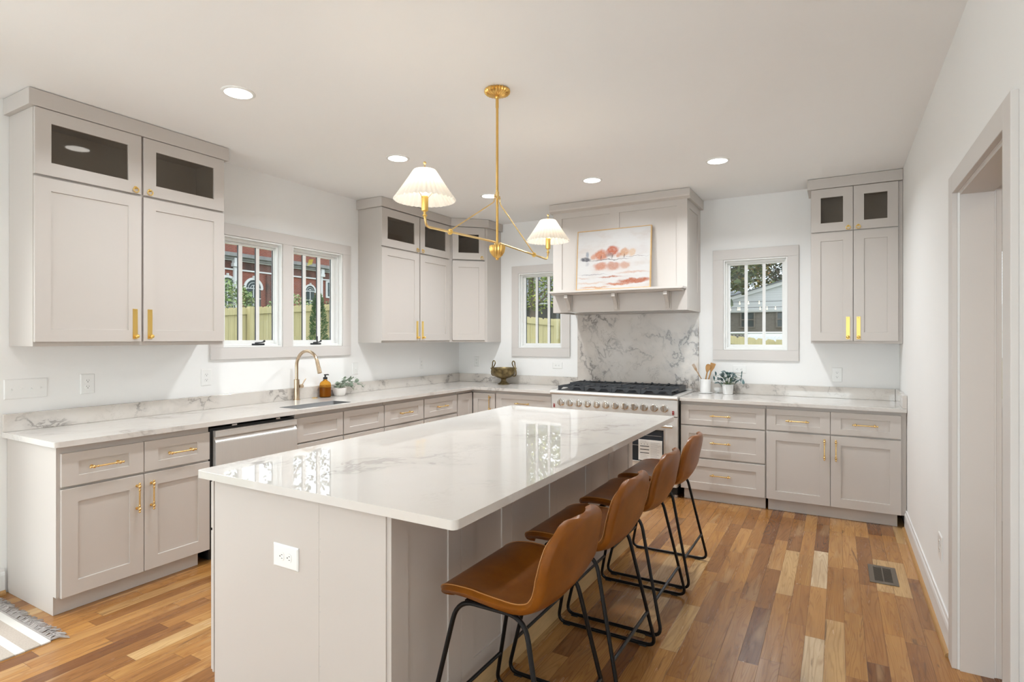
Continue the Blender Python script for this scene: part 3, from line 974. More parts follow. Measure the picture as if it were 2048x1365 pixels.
# ---- dishwasher
r = thing('dishwasher', 'stainless dishwasher with a pocket handle between the end and sink cabinets', 'dishwasher', (.600, -3.620, 0), PI / 2)
W_ = .660
b = MB(); b.box(.006, .002, .10, W_ - .004, .57, .862, 0); b.box(.03, .05, .001, W_ - .03, .5, .0999, 1); b.build('body', M['rubber'] if 0 else [M['rubber'], M['rubber']], r)
b = MB(); b.box(.026, -.035, .806, W_ - .003, -.001, .848); b.build('control_strip', M['steel_h'], r, bevel=.002)
b = MB()
b.prism([(-.002, .773), (-.034, .773), (-.034, .776), (-.012, .806), (-.002, .806)], 0, .026, W_ - .003)
b.build('pocket_handle', M['steel_h'], r)
b = MB(); b.box(.026, -.036, .115, W_ - .003, -.001, .7725); b.build('door_panel', M['steel_h'], r, bevel=.002)
for x in (.16, .50): MB().box(x, -.004, .8625, x + .035, .001, .872).build('mounting_clip', M['chrome'], r)


def shift(b, root):
    bmesh.ops.translate(b.bm, verts=b.bm.verts, vec=-Vector(root.location))
    return b


def fillet(pts, r, n=6, closed=True):
    pts = [Vector(p) for p in pts]
    N = len(pts); out = []
    for i in range(N):
        p = pts[i]
        if not closed and i in (0, N - 1):
            out.append(p); continue
        a = (pts[i - 1] - p); c = (pts[(i + 1) % N] - p)
        rr = r[i] if isinstance(r, (list, tuple)) else r
        rr = min(rr, a.length * .49, c.length * .49)
        A, C_ = p + a.normalized() * rr, p + c.normalized() * rr
        for k in range(n + 1):
            t = k / n
            out.append(A * (1 - t) ** 2 + p * 2 * t * (1 - t) + C_ * t * t)
    return out


# ------------------------------------------------------------------ range
r = thing('range_cooker', 'wide stainless gas range with twelve knobs below the hood', 'range', (2.235, -.36, 0))
b = MB(); b.box(1.616, -.655, .105, 2.857, -.035, .897); shift(b, r).build('body', M['steel'], r, bevel=.002)
b = MB(); b.box(1.63, -.60, .02, 2.84, -.06, .104); shift(b, r).build('toe_kick', M['rubber'], r)
b = MB()
b.prism([(-.04, .898), (-.655, .898), (-.690, .888), (-.702, .893), (-.707, .905), (-.702, .921), (-.690, .926), (-.04, .926), (-.04, .9)], 0, 1.606, 2.863)
shift(b, r).build('bullnose_top', M['steel_h'], r, bevel=.0015)
b = MB(); b.box(1.66, -.665, .9265, 2.81, -.07, .9285); shift(b, r).build('burner_pan', M['rubber'], r)
b = MB(); b.box(1.618, -.690, .742, 2.861, -.656, .887); shift(b, r).build('control_panel', M['steel_h'], r, bevel=.0015)
for k in range(12):
    x = 1.7235 + k * .0929
    b = MB()
    b.lathe([(.037, 0), (.037, .006), (.033, .009), (.030, .010)], (x, -.690, .812), 28, axis='y')
    b.lathe([(.0285, .010), (.0285, .034), (.0265, .0375), (.012, .0385)], (x, -.690, .812), 28, axis='y')
    kn = shift(b, r).build('knob', M['chrome'], r, smooth=True)
    b = MB(); b.box(x - .004, -.7335, .786, x + .004, -.7285, .838)
    shift(b, r).build('pointer', M['bronze'], kn, bevel=.001)
for x in (1.647, 2.824):
    b = MB(); b.box(x - .009, -.695, .757, x + .009, -.690, .793)
    sw = shift(b, r).build('rocker_switch', M['red'], r, bevel=.0015)
    b = MB(); b.box(x - .002, -.6962, .779, x + .002, -.6952, .785); b.box(x - .004, -.6962, .765, x + .004, -.6952, .7665)
    shift(b, r).build('switch_mark', M['plastic'], sw)
for (x0, x1) in ((1.618, 2.086), (2.092, 2.861)):
    b = MB()
    m_ = .125
    ring_boxes(b, x0, x1, .165, .735, x0 + m_, x1 - m_, .315, .610, -.684, -.656)
    dr_ = shift(b, r).build('oven_door', M['steel_h'], r, bevel=.002)
    b = MB(); b.box(x0 + m_, -.680, .315, x1 - m_, -.66, .610); w_ = shift(b, r).build('oven_window', M['ovenglass'], dr_)
    b = MB()
    ring_boxes(b, x0 + m_ - .014, x1 - m_ + .014, .301, .624, x0 + m_ - .002, x1 - m_ + .002, .313, .612, -.688, -.684)
    b.box(x0 + m_ + .02, -.6806, .552, x1 - m_ - .02, -.6801, .555); b.box(x0 + m_ + .02, -.6806, .455, x1 - m_ - .02, -.6801, .458)
    shift(b, r).build('window_trim', M['steel'], dr_)
    b = MB()
    b.tube([(x0 + .035, -.742, .656), (x1 - .030, -.742, .656)], .0135, 16)
    for x in (x0 + .06, x1 - .055): b.tube([(x, -.684, .656), (x, -.742, .656)], .009, 12)
    shift(b, r).build('handle', M['chrome'], dr_, smooth=True)
b = MB(); b.box(1.63, -.675, .105, 2.85, -.656, .158); shift(b, r).build('kick_panel', M['steel_h'], r)
for x in (1.66, 2.82):
    for y in (-.58, -.1):
        b = MB(); b.lathe([(.022, .0), (.022, .02), (.012, .022), (.012, .104)], (x, y, 0.0005), 14); shift(b, r).build('leg', M['steel'], r, smooth=True)


def grate(x0, x1, y0, y1, z0, z1):
    b = MB()
    t = .013
    w = x1 - x0
    for y in (y0, y1 - t):
        prof = [(x0, z0), (x0 + .022, z0), (x0 + .05, z1 - .014), (x0 + w * .5 - .035, z1 - .014), (x0 + w * .5 - .012, z0 + .004), (x0 + w * .5 + .012, z0 + .004),
                (x0 + w * .5 + .035, z1 - .014), (x1 - .05, z1 - .014), (x1 - .022, z0), (x1, z0), (x1, z1), (x0, z1)]
        b.prism(prof, 1, y, y + t)
    for x in (x0, x1 - t): b.box(x, y0 + t, z1 - .016, x + t, y1 - t, z1)
    cx, cy = (x0 + x1) / 2, (y0 + y1) / 2
    for dx, dy in ((1, 0), (-1, 0), (0, 1), (0, -1)):
        ex = (w / 2 - t) if dx else 0
        ey = ((y1 - y0) / 2 - t) if dy else 0
        if dx: b.box(cx + dx * .028, cy - .006, z1 - .016, cx + dx * ex, cy + .006, z1 + .002)
        else: b.box(cx - .006, cy + dy * .028, z1 - .016, cx + .006, cy + dy * ey, z1 + .002)
    return b

gw = (2.800 - 1.672) / 4
for k in range(4):
    x0 = 1.672 + k * gw
    shift(grate(x0 + .001, x0 + gw - .001, -.655, -.375, .929, .972), r).build('grate', M['iron'], r, bevel=.002)
    for y in (-.515, -.22):
        b = MB(); b.lathe([(.052, .9287), (.052, .938), (.045, .940), (.045, .950), (.038, .953)], (x0 + gw / 2, y, 0), 24)
        shift(b, r).build('burner', M['iron'], r, smooth=True)
for k in range(2):
    x0 = 1.672 + k * gw * 2
    b = MB()
    ring_boxes_pts = (x0 + .001, x0 + 2 * gw - .001)
    xa, xb = ring_boxes_pts
    ya, yb = -.368, -.085
    for y in (ya, yb - .016): b.box(xa, y, .945, xb, y + .016, .985)
    for x in (xa, xb - .016): b.box(x, ya + .016, .929, x + .016, yb - .016, .985)
    b.box(xa + .016, ya + .016, .958, xb - .016, yb - .016, .972)
    for i in range(9):
        x = xa + .05 + i * (xb - xa - .1) / 8
        b.box(x - .006, ya + .02, .972, x + .006, yb - .02, .982)
    for i in range(6):
        x = xa + .07 + i * (xb - xa - .14) / 5
        b.sphere((x, -.14 - .05 * (i % 2), .986), .014, seg=10)
    for x in (xa + .02, xb - .036):
        for y in (ya, yb - .016): b.box(x, y, .929, x + .016, y + .016, .946)
    shift(b, r).build('grate', M['iron'], r, bevel=.002)
b = MB(); b.box(1.62, -.066, .927, 2.85, -.036, .945); shift(b, r).build('rear_trim', M['steel_h'], r, bevel=.002)

# paper sheet on the oven window
p = thing('paper_notice', 'white printed instruction sheet taped over the oven window', 'paper', (2.616, -.6885, .325))
b = MB(); b.box(2.506, -.6895, .325, 2.726, -.6885, .515); shift(b, p).build('sheet', M['paper'], p)
b = MB()
for z in (.455, .425, .394):
    b.box(2.522, -.6902, z - .004, 2.606, -.6897, z + .003, 0)
for i in range(17):
    z = .338 + i * .0095
    if z > .50: break
    b.box(2.618, -.6901, z, 2.618 + random.uniform(.06, .10), -.6897, z + .0022, 1)
for i in range(5):
    b.box(2.524, -.6901, .340 + i * .009, 2.524 + random.uniform(.05, .082), -.6897, .342 + i * .009, 1)
for i in range(4):
    b.box(2.522, -.6901, .486 + i * .006, 2.606 + random.uniform(-.03, .0), -.6897, .4875 + i * .006, 1)
for x in (2.534, 2.562, 2.590): b.box(x - .005, -.6901, .470, x + .005, -.6897, .478, 1)
shift(b, p).build('printing', [M['ink'], M['inkgrey']], p)

# ------------------------------------------------------------------ range hood
r = thing('range_hood', 'greige panelled wooden range hood with a mantel shelf on corbels', 'range hood', (2.2485, -.285, 1.703))
hx0, hx1, hy = 1.577, 2.920, -.570
b = MB()
b.box(hx0 + .009, hy + .009, 1.73, hx1 - .009, -.002, ZC - .004)
F0, F1 = hy, hy + .009
b.box(hx0, F0, 1.703, hx1, F1, 1.890)                                   # frieze
b.box(hx0, F0, 1.890, 1.675, F1, ZC - .004); b.box(2.824, F0, 1.890, hx1, F1, ZC - .004)
b.box(2.183, F0, 1.936, 2.280, F1, 2.655); b.box(1.675, F0, 2.655, 2.824, F1, ZC - .004); b.box(1.675, F0, 1.890, 2.824, F1, 1.936)
for (xa, xb) in ((hx0, hx0 + .009), (hx1 - .009, hx1)):
    b.box(xa, F1, 1.703, xb, -.002, 1.895)
    b.box(xa, F1, 1.895, xb, -.473, ZC - .004); b.box(xa, -.118, 1.895, xb, -.002, ZC - .004); b.box(xa, -.473, 2.642, xb, -.118, ZC - .004)
b.box(hx0 + .009, F1, 1.703, hx1 - .009, F1 + .012, 1.73); b.box(hx0 + .009, -.05, 1.703, hx1 - .009, -.002, 1.73)
shift(b, r).build('hood_body', M['cab'], r)
b = MB()
b.prism([(-.570, 2.712), (-.600, 2.730), (-.606, 2.745), (-.606, ZC - .003), (-.002, ZC - .003), (-.002, 2.712)], 0, hx0 - .030, hx1 + .030)
shift(b, r).build('crown_moulding', M['cab'], r, bevel=.002)
b = MB()
b.box(hx0 + .012, -.705, 1.893, hx1 - .008, hy - .0005, 1.912)
b.prism([(hy - .0005, 1.8745), (-.672, 1.8745), (-.690, 1.888), (-.690, 1.8925), (hy - .0005, 1.8925)], 0, hx0 + .030, hx1 - .026)
shift(b, r).build('mantel_shelf', M['cab'], r, bevel=.0015)
for x in (1.766, 2.256, 2.748):
    prof = [(hy - .0005, 1.720), (hy - .020, 1.720), (hy - .026, 1.733)]
    for i in range(9):
        t = i / 8
        prof.append((hy - .026 - .078 * (t ** 1.5), 1.735 + .105 * t))
    prof += [(hy - .110, 1.842), (hy - .110, 1.873), (hy - .0005, 1.873)]
    b = MB(); b.prism(prof, 0, x - .017, x + .017)
    b.box(x - .028, hy - .010, 1.712, x + .028, hy - .0005, 1.873)
    shift(b, r).build('corbel', M['cab'], r, bevel=.0015)
b = MB(); b.box(hx0 + .03, hy + .03, 1.716, hx1 - .03, -.06, 1.7295); shift(b, r).build('filter_insert', M['steel'], r)

# ------------------------------------------------------------------ painting on the mantel
def painting_mat():
    m, N, L, bs = new_mat('watercolour_picture')
    g = G(m)
    c = g.coord()
    d = g.vmath('SUBTRACT', g.noise(c, 9.0, 5, 0.65)['Color'], (0.5, 0.5, 0.5))
    q = g.xyz(g.vmath('ADD', c, g.vmath('MULTIPLY', d, (0.085, 0.0, 0.06))))
    x, z = q[0], q[2]
    dots = g.noise(c, 60.0, 4, 0.7)['Fac']
    wash = g.noise(g.vec(g.math('MULTIPLY', g.xyz(c)[0], 2.2), 0.0, g.math('MULTIPLY', g.xyz(c)[2], 5.5)), 2.0, 4, 0.55)['Fac']
    col = g.mix(g.maprange(wash, 0.45, 0.75, 0.0, 0.55), (0.52, 0.505, 0.49), (0.44, 0.36, 0.31))
    def blob(col, cx, cz, rx, rz, tone, op=1.0, soft=0.5, grain=0.5):
        u = g.math('DIVIDE', g.math('SUBTRACT', x, cx), rx); v = g.math('DIVIDE', g.math('SUBTRACT', z, cz), rz)
        r2 = g.math('SQRT', g.math('ADD', g.math('MULTIPLY', u, u), g.math('MULTIPLY', v, v)))
        f = g.maprange(r2, 1.0, 1.0 - soft, 0.0, op)
        f = g.math('MULTIPLY', f, g.maprange(dots, 0.25, 0.6, 1.0 - grain * .8, 1.0))
        return g.mix(f, col, tone)
    S_ = lambda c, cx, cz, rx, rz, tone, op=1, *a: blob(c, cx, cz, rx, rz, tuple(t * .66 for t in tone), min(1, op * 1.15), *a)
    # x in -.37 .. .37, z in 0 .. .58 ; shoreline near z = .295
    col = S_(col, .20, .36, .22, .07, (.72, .66, .64), .5, .9, .1)
    col = S_(col, -.22, .36, .20, .08, (.74, .67, .62), .5, .9, .1)
    col = S_(col, -.02, .215, .24, .055, (.72, .56, .50), .55, .8, .2)
    col = S_(col, -.115, .335, .085, .065, (.62, .22, .11), .85, .5, .4)
    col = S_(col, -.195, .325, .035, .035, (.68, .30, .17), .7, .6, .4)
    col = S_(col, -.005, .370, .075, .060, (.56, .15, .07), .9, .45, .5)
    col = S_(col, -.030, .330, .055, .030, (.30, .22, .21), .6, .6, .6)
    col = S_(col, .115, .345, .060, .048, (.66, .33, .15), .75, .5, .4)
    col = S_(col, .065, .325, .035, .030, (.62, .25, .12), .7, .6, .4)
    col = S_(col, .190, .340, .045, .045, (.72, .45, .24), .6, .6, .4)
    col = S_(col, -.265, .345, .028, .038, (.32, .36, .42), .75, .6, .3)
    col = S_(col, -.275, .303, .070, .024, (.11, .11, .13), .9, .5, .5)
    for cx in (-.115, -.005, .115): col = S_(col, cx, .312, .006, .03, (.16, .11, .10), .8, .7, .2)
    col = S_(col, -.05, .287, .30, .006, (.16, .14, .15), .85, .7, .4)
    col = S_(col, .22, .303, .18, .004, (.30, .26, .26), .7, .8, .3)
    col = S_(col, -.120, .225, .090, .045, (.63, .25, .14), .75, .5, .3)
    col = S_(col, .010, .225, .080, .050, (.58, .25, .15), .7, .5, .3)
    col = S_(col, .120, .225, .060, .045, (.64, .34, .22), .65, .5, .3)
    col = S_(col, -.255, .255, .035, .035, (.45, .44, .47), .5, .8, .4)
    col = S_(col, -.20, .150, .22, .007, (.34, .32, .34), .7, .8, .5)
    col = S_(col, -.02, .118, .16, .013, (.50, .20, .12), .8, .7, .6)
    col = S_(col, .20, .150, .22, .016, (.66, .38, .26), .6, .8, .4)
    col = S_(col, -.30, .115, .10, .008, (.64, .36, .24), .6, .8, .4)
    col = S_(col, -.22, .065, .22, .014, (.74, .52, .40), .7, .8, .3)
    col = S_(col, .22, .072, .21, .030, (.50, .15, .07), .9, .5, .35)
    col = S_(col, .06, .045, .18, .018, (.60, .22, .11), .85, .6, .4)
    col = S_(col, -.18, .020, .20, .014, (.70, .38, .20), .8, .7, .4)
    L.new(col, bs.inputs['Base Color'])
    bs.inputs['Roughness'].default_value = 0.6
    return m

r = thing('framed_painting', 'framed watercolour of rust-coloured trees leaning on the mantel shelf', 'painting', (2.236, -.6275, 1.9125))
r.rotation_euler = (-math.radians(4.6), 0, 0)
pw, ph, pt = .3705, .586, .030
b = MB()
fr = .008
ring_boxes(b, -pw, pw, 0, ph, -pw + fr, pw - fr, fr, ph - fr, -pt, 0)
b.build('frame', M['frame'], r, bevel=.001)
MB().box(-pw + fr, -pt + .004, fr, pw - fr, -.004, ph - fr).build('canvas', painting_mat(), r)

# ------------------------------------------------------------------ island
r = thing('kitchen_island', 'long greige kitchen island below the pendant with panelled seating side', 'kitchen island', (2.38, -3.18, 0))
b = MB(); b.box(1.912, -4.402, .1, 2.834, -1.945, .883); b.box(1.96, -4.402, .001, 2.834, -1.945, .0995); shift(b, r).build('carcass', M['cab'], r)
for (x0, x1) in ((1.928, 2.5290), (2.5300, 2.838)):
    b = MB(); b.box(x0, -4.422, .001, x1, -4.4025, .8835); shift(b, r).build('end_panel', M['cab'], r)
b = MB(); b.box(1.912, -4.422, .10, 1.921, -4.4025, .8835); shift(b, r).build('corner_stile', M['cab'], r)
b = MB()
random.seed(3)
for z in (.80, .745, .70, .60, .545, .49, .37, .30, .22):
    x = 2.5295 + random.choice((-.006, .004, .006)); b.lathe([(.0016, 0), (.0016, .0004)], (x, -4.422, z), 8, axis='y')
shift(b, r).build('nail_hole', M['inkgrey'], r)
ys = [-4.418, -4.024, -3.640, -3.175, -2.710, -2.330, -1.950]
for a, c in zip(ys[:-1], ys[1:]):
    b = MB(); shaker(b, a + .0006, c - .0006, .100, .8825, 0, st=.083, rl=.083, rec=.0055)
    o = b.build('side_panel', M['cab'], r)
    o.rotation_euler = (0, 0, PI / 2); o.location = (2.857 - 2.38, 3.18, 0)
ky = [-4.415, -3.80, -3.19, -2.57, -1.948]
for a, c in zip(ky[:-1], ky[1:]):
    for kind, z0, z1 in (('drawer', .675, .862), ('door', .100, .664)):
        halves = [(a, c)] if kind == 'drawer' else [(a, (a + c) / 2), ((a + c) / 2, c)]
        for i, (p, q) in enumerate(halves):
            b = MB(); L_ = q - p - .004
            shaker(b, 0, L_, z0, z1, 0, st=.072, rl=.05 if kind == 'drawer' else .072)
            o = b.build(kind, M['cab'], r)
            o.rotation_euler = (0, 0, -PI / 2); o.location = (1.8885 - 2.38, q - .002 + 3.18, 0)
            hb = MB()
            if kind == 'drawer': bar_pull(hb, L_ / 2, (z0 + z1) / 2, False, 0)
            else: bar_pull(hb, .036 if i == 0 else L_ - .036, .54, True, 0)
            hb.build('handle', M['brass'], o, smooth=True)
b = MB(); b.box(2.8345, -4.40, .0008, 2.847, -1.948, .097); shift(b, r).build('toe_board', M['rawwood'], r)

# ------------------------------------------------------------------ bar stools
def stool_proto():
    r = thing('bar_stool', '', 'bar stool', (3.11, -4.035, 0), 0, 'tan leather bar stools along the island')
    rows = [(2.944, .566, .165), (2.936, .578, .190), (2.938, .591, .208), (2.956, .601, .222), (2.985, .606, .231), (3.03, .606, .237), (3.10, .600, .241), (3.17, .595, .242),
            (3.23, .592, .240), (3.275, .602, .236), (3.303, .630, .231), (3.320, .668, .228), (3.333, .710, .226), (3.342, .750, .222), (3.349, .780, .214), (3.354, .802, .202),
            (3.358, .820, .179), (3.360, .834, .150), (3.361, .8425, .122), (3.361, .848, .092)]
    def cr(p0, p1, p2, p3, t):
        return tuple(.5 * ((2 * b_) + (-a + c) * t + (2 * a - 5 * b_ + 4 * c - d_) * t * t + (-a + 3 * b_ - 3 * c + d_) * t ** 3) for a, b_, c, d_ in zip(p0, p1, p2, p3))
    fine = []
    for i in range(len(rows) - 1):
        p = [rows[max(0, i - 1)], rows[i], rows[i + 1], rows[min(len(rows) - 1, i + 2)]]
        for k in range(3): fine.append(cr(*p, k / 3))
    fine.append(rows[-1])
    NC = 20
    def pt(row, t):
        x, z, w = row
        back = min(1, max(0, (z - .60) / .10)) if x > 3.2 else 0
        mid = min(1, max(0, (x - 2.95) / .12)) * (1 - back)
        e = abs(t)
        return Vector((x - 3.11 - back * .020 * e ** 2.2, w * t, z + mid * (.012 * e ** 2.5 - .024 * (1 - e * e) * min(1, max(.3, (x - 3.0) / .15)))))
    grid = [[pt(row, -1 + 2 * j / NC) for j in range(NC + 1)] for row in fine]
    R_, C_ = len(grid), NC + 1
    nrm = [[None] * C_ for _ in range(R_)]
    for i in range(R_):
        for j in range(C_):
            du = grid[min(i + 1, R_ - 1)][j] - grid[max(i - 1, 0)][j]
            dv = grid[i][min(j + 1, C_ - 1)] - grid[i][max(j - 1, 0)]
            nrm[i][j] = du.cross(dv).normalized()
    def shell(i0, i1, name):
        b = MB()
        th = .0150
        P = lambda i, j, s: grid[i][j] + nrm[i][j] * th * s
        up = [[b.bm.verts.new(P(i, j, 1)) for j in range(C_)] for i in range(i0, i1 + 1)]
        lo = [[b.bm.verts.new(P(i, j, -1)) for j in range(C_)] for i in range(i0, i1 + 1)]
        n = i1 - i0
        for i in range(n):
            for j in range(C_ - 1):
                b.bm.faces.new((up[i][j], up[i][j + 1], up[i + 1][j + 1], up[i + 1][j]))
                b.bm.faces.new((lo[i][j], lo[i + 1][j], lo[i + 1][j + 1], lo[i][j + 1]))
        # rim all the way round, bulged outwards
        loop = [(i, 0) for i in range(n)] + [(n, j) for j in range(C_ - 1)] + [(i, C_ - 1) for i in range(n, 0, -1)] + [(0, j) for j in range(C_ - 1, 0, -1)]
        cen = sum((grid[i0 + n // 2][j] for j in range(C_)), Vector()) / C_ if i0 == 0 else grid[i0 + n // 3][C_ // 2]
        mids = []
        for (i, j) in loop:
            g0 = grid[i + i0][j]
            k = len(mids)
            (ia, ja), (ib, jb) = loop[k - 1], loop[(k + 1) % len(loop)]
            seam_row = n if i0 == 0 else 0
            out = Vector()
            if not (i == seam_row and 0 < j < C_ - 1):
                out = (grid[ib + i0][jb] - grid[ia + i0][ja]).cross(nrm[i + i0][j])
                if i == seam_row: out = grid[i + i0][j] - grid[i + i0][1 if j == 0 else C_ - 2]
                if out.dot(g0 - cen) < 0: out = -out
                out = out.normalized() * th * .8
            mids.append(b.bm.verts.new(g0 + out))
        K_ = len(loop)
        for k in range(K_):
            (i, j), (i2, j2) = loop[k], loop[(k + 1) % K_]
            b.bm.faces.new((up[i][j], mids[k], mids[(k + 1) % K_], up[i2][j2]))
            b.bm.faces.new((mids[k], lo[i][j], lo[i2][j2], mids[(k + 1) % K_]))
        return b.build(name, M['leather'], r, smooth=True, angle=75)
    cut = 30
    seat = shell(0, cut, 'seat')
    back = shell(cut, R_ - 1, 'backrest')
    # seam piping round the rim
    for (i0, i1, par) in ((0, cut, seat), (cut, R_ - 1, back)):
        e = [grid[i][0] + nrm[i][0] * .0150 for i in range(i0, i1 + 1)]
        f = [grid[i][-1] + nrm[i][-1] * .0150 for i in range(i0, i1 + 1)]
        path = e[::-1] + [grid[0][j] + nrm[0][j] * .0150 for j in range(1, C_ - 1)] + f if i0 == 0 else e + [grid[-1][j] + nrm[-1][j] * .0150 for j in range(1, C_ - 1)] + f[::-1]
        MB().tube(path, .0019, 6).build('seam_piping', M['stitch'], par, smooth=True)
    tz, bz = .5625, .0105
    for s in (-1, 1):
        yt, yb = s * .196, s * .250
        path = fillet([(2.985 - 3.11, yt, tz), (3.245 - 3.11, yt, tz), (3.368 - 3.11, yb, bz), (2.866 - 3.11, yb, bz)], [.07, .07, .05, .05], 7)
        MB().tube(path, .0083, 10, closed=True).build('leg_frame', M['black'], r, smooth=True)
        for x in (2.915, 3.305):
            MB().box(x - 3.11 - .018, yb - .009, .0005, x - 3.11 + .018, yb + .009, .008).build('foot_glide', M['rubber'], r, bevel=.001)
    def leg(front, z):
        k = (tz - z) / (tz - bz)
        return (2.985 - .119 * k if front else 3.245 + .123 * k) - 3.11, .196 + .054 * k
    for front, z in ((True, .150), (False, .172)):
        x, y = leg(front, z)
        MB().tube([(x, -y, z), (x, y, z)], .0075, 10).build('footrest', M['black'], r, smooth=True)
    b = MB()
    for x in (3.03, 3.21): b.box(x - 3.11 - .015, -.196, .562, x - 3.11 + .015, .196, .568)
    b.build('seat_bracket', M['black'], r)
    return r

st0 = stool_proto()
names = ['tan leather bar stool nearest the camera, at the near corner of the island', 'second tan leather bar stool from the near end of the island',
         'third tan leather bar stool from the near end of the island', 'tan leather bar stool farthest along the island, nearest the range']
for k in range(4):
    o = st0 if k == 0 else copy_tree(st0)
    o.location = (3.11, -4.035 + .6 * k, 0)
    o['label'] = names[k]

# ------------------------------------------------------------------ pendant
r = thing('pendant_light', 'two-arm brass pendant with white pleated shades hanging over the island', 'pendant light', (2.490, -3.163, ZC))
Z_ = lambda z: z - ZC
b = MB(); b.lathe([(.060, -.001), (.066, -.006), (.066, -.018), (.058, -.026), (.030, -.036), (.013, -.040)], (0, 0, 0), 96, flute=24, amp=.07)
b.build('canopy', M['antique'], r, smooth=True)
b = MB(); b.lathe([(.0085, -.038), (.0085, -.10)], (0, 0, 0), 14); b.sphere((0, 0, -.043), .013); b.build('swivel', M['antique'], r, smooth=True)
MB().tube([(0, 0, -.09), (0, 0, Z_(1.945))], .0068, 14).build('stem', M['antique'], r, smooth=True)
b = MB()
b.lathe([(.006, Z_(1.872)), (.009, Z_(1.876)), (.007, Z_(1.881)), (.012, Z_(1.884)), (.026, Z_(1.896)), (.038, Z_(1.916)), (.0425, Z_(1.938)), (.041, Z_(1.950)), (.020, Z_(1.951))], (0, 0, 0), 96, flute=16, amp=.06)
b.build('fluted_bowl', M['antique'], r, smooth=True)
b = MB()
b.lathe([(.0105, Z_(2.205)), (.0105, Z_(2.245))], (0, 0, 0), 14)
b.tube([(0, -.030, Z_(2.215)), (0, .030, Z_(2.215))], .0045, 8); b.build('collar', M['brass'], r, smooth=True)
for s in (-1, 1):
    path = fillet([(0, s * .022, Z_(1.950)), (0, s * .022, Z_(1.968)), (0, s * .615, Z_(1.950)), (0, s * .625, Z_(1.998))], [.01, .012, .045, .01], 7, closed=False)
    arm = MB().tube(path, .0058, 10).build('arm', M['brass'], r, smooth=True)
    MB().tube(fillet([(0, s * .026, Z_(2.225)), (0, s * .028, Z_(2.185)), (0, s * .432, Z_(1.962))], .02, 5, closed=False), .0033, 8).build('brace', M['brass'], arm, smooth=True)
    b = MB(); b.sphere((0, s * .432, Z_(1.956)), .0125, seg=16); b.lathe([(.014, -.003), (.014, .003)], (0, s * .432, Z_(1.956)), 16, axis='y'); b.build('joint', M['gold'], arm, smooth=True)
    y = s * .625
    b = MB(); b.lathe([(.006, Z_(1.985)), (.006, Z_(1.994)), (.011, Z_(1.996)), (.011, Z_(2.000)), (.006, Z_(2.002)), (.006, Z_(2.015)), (.0145, Z_(2.019)), (.0155, Z_(2.022)), (.0155, Z_(2.082)), (.012, Z_(2.086))], (0, y, 0), 20)
    sock = b.build('lamp_holder', M['gold'], r, smooth=True)
    b = MB(); b.sphere((0, y, Z_(2.118)), .024, sz=(1, 1, 1.25), seg=16); b.build('bulb', M['bulb'], sock, smooth=True)
    b = MB()
    b.tube([(0, y, Z_(2.15)), (0, y, Z_(2.232))], .0028, 8)
    b.sphere((0, y, Z_(2.234)), .0075, seg=10); b.lathe([(.004, Z_(2.204)), (.006, Z_(2.212)), (.004, Z_(2.218))], (0, y, 0), 12)
    for k in range(3):
        a = 2 * PI * k / 3 + .4
        b.tube([(.013 * math.cos(a), y + .013 * math.sin(a), Z_(2.075)), (.07 * math.cos(a), y + .07 * math.sin(a), Z_(2.135)), (.048 * math.cos(a), y + .048 * math.sin(a), Z_(2.199))], .0012, 6)
    b.build('finial', M['brass'], sock, smooth=True)
    NP, rings_ = 36 * 6, []
    b = MB()
    for (rad, z) in ((.047, 2.202), (.052, 2.196), (.072, 2.164), (.094, 2.131), (.116, 2.098), (.137, 2.066)):
        ring = []
        for i in range(NP):
            a = 2 * PI * i / NP
            k = rad * (1 + .030 * math.cos(36 * a))
            ring.append((k * math.cos(a), y + k * math.sin(a), Z_(z) + (.002 * math.cos(36 * a) if z < 2.08 else 0)))
        rings_.append(ring)
    b.rings(rings_, True, False, False)
    b.build('lamp_shade', M['shade'], r, smooth=True, angle=60)
    ld = bpy.data.lights.new('pendant_bulb', 'POINT'); ld.energy = 1.15; ld.color = (1.0, .88, .70); ld.shadow_soft_size = .02
    lo = bpy.data.objects.new('pendant_bulb', ld); COL.objects.link(lo); lo.location = (2.490, -3.163 + y, 2.155)

# ------------------------------------------------------------------ recessed downlights
def downlight_proto():
    r = thing('recessed_downlight', '', 'ceiling light', (0, 0, ZC), 0, 'recessed ceiling lights')
    b = MB(); b.rings([[(q * math.cos(a), q * math.sin(a), z) for a in [2 * PI * i / 40 for i in range(40)]] for q, z in ((.088, -.0005), (.088, -.003), (.084, -.0055), (.071, -.0065), (.071, -.002))], True, False, False)
    b.build('trim_ring', M['plastic'], r, smooth=True)
    b = MB(); b.lathe([(.0708, -.0025), (.0708, -.0045)], (0, 0, 0), 40); b.build('lens', M['lens'], r)
    return r

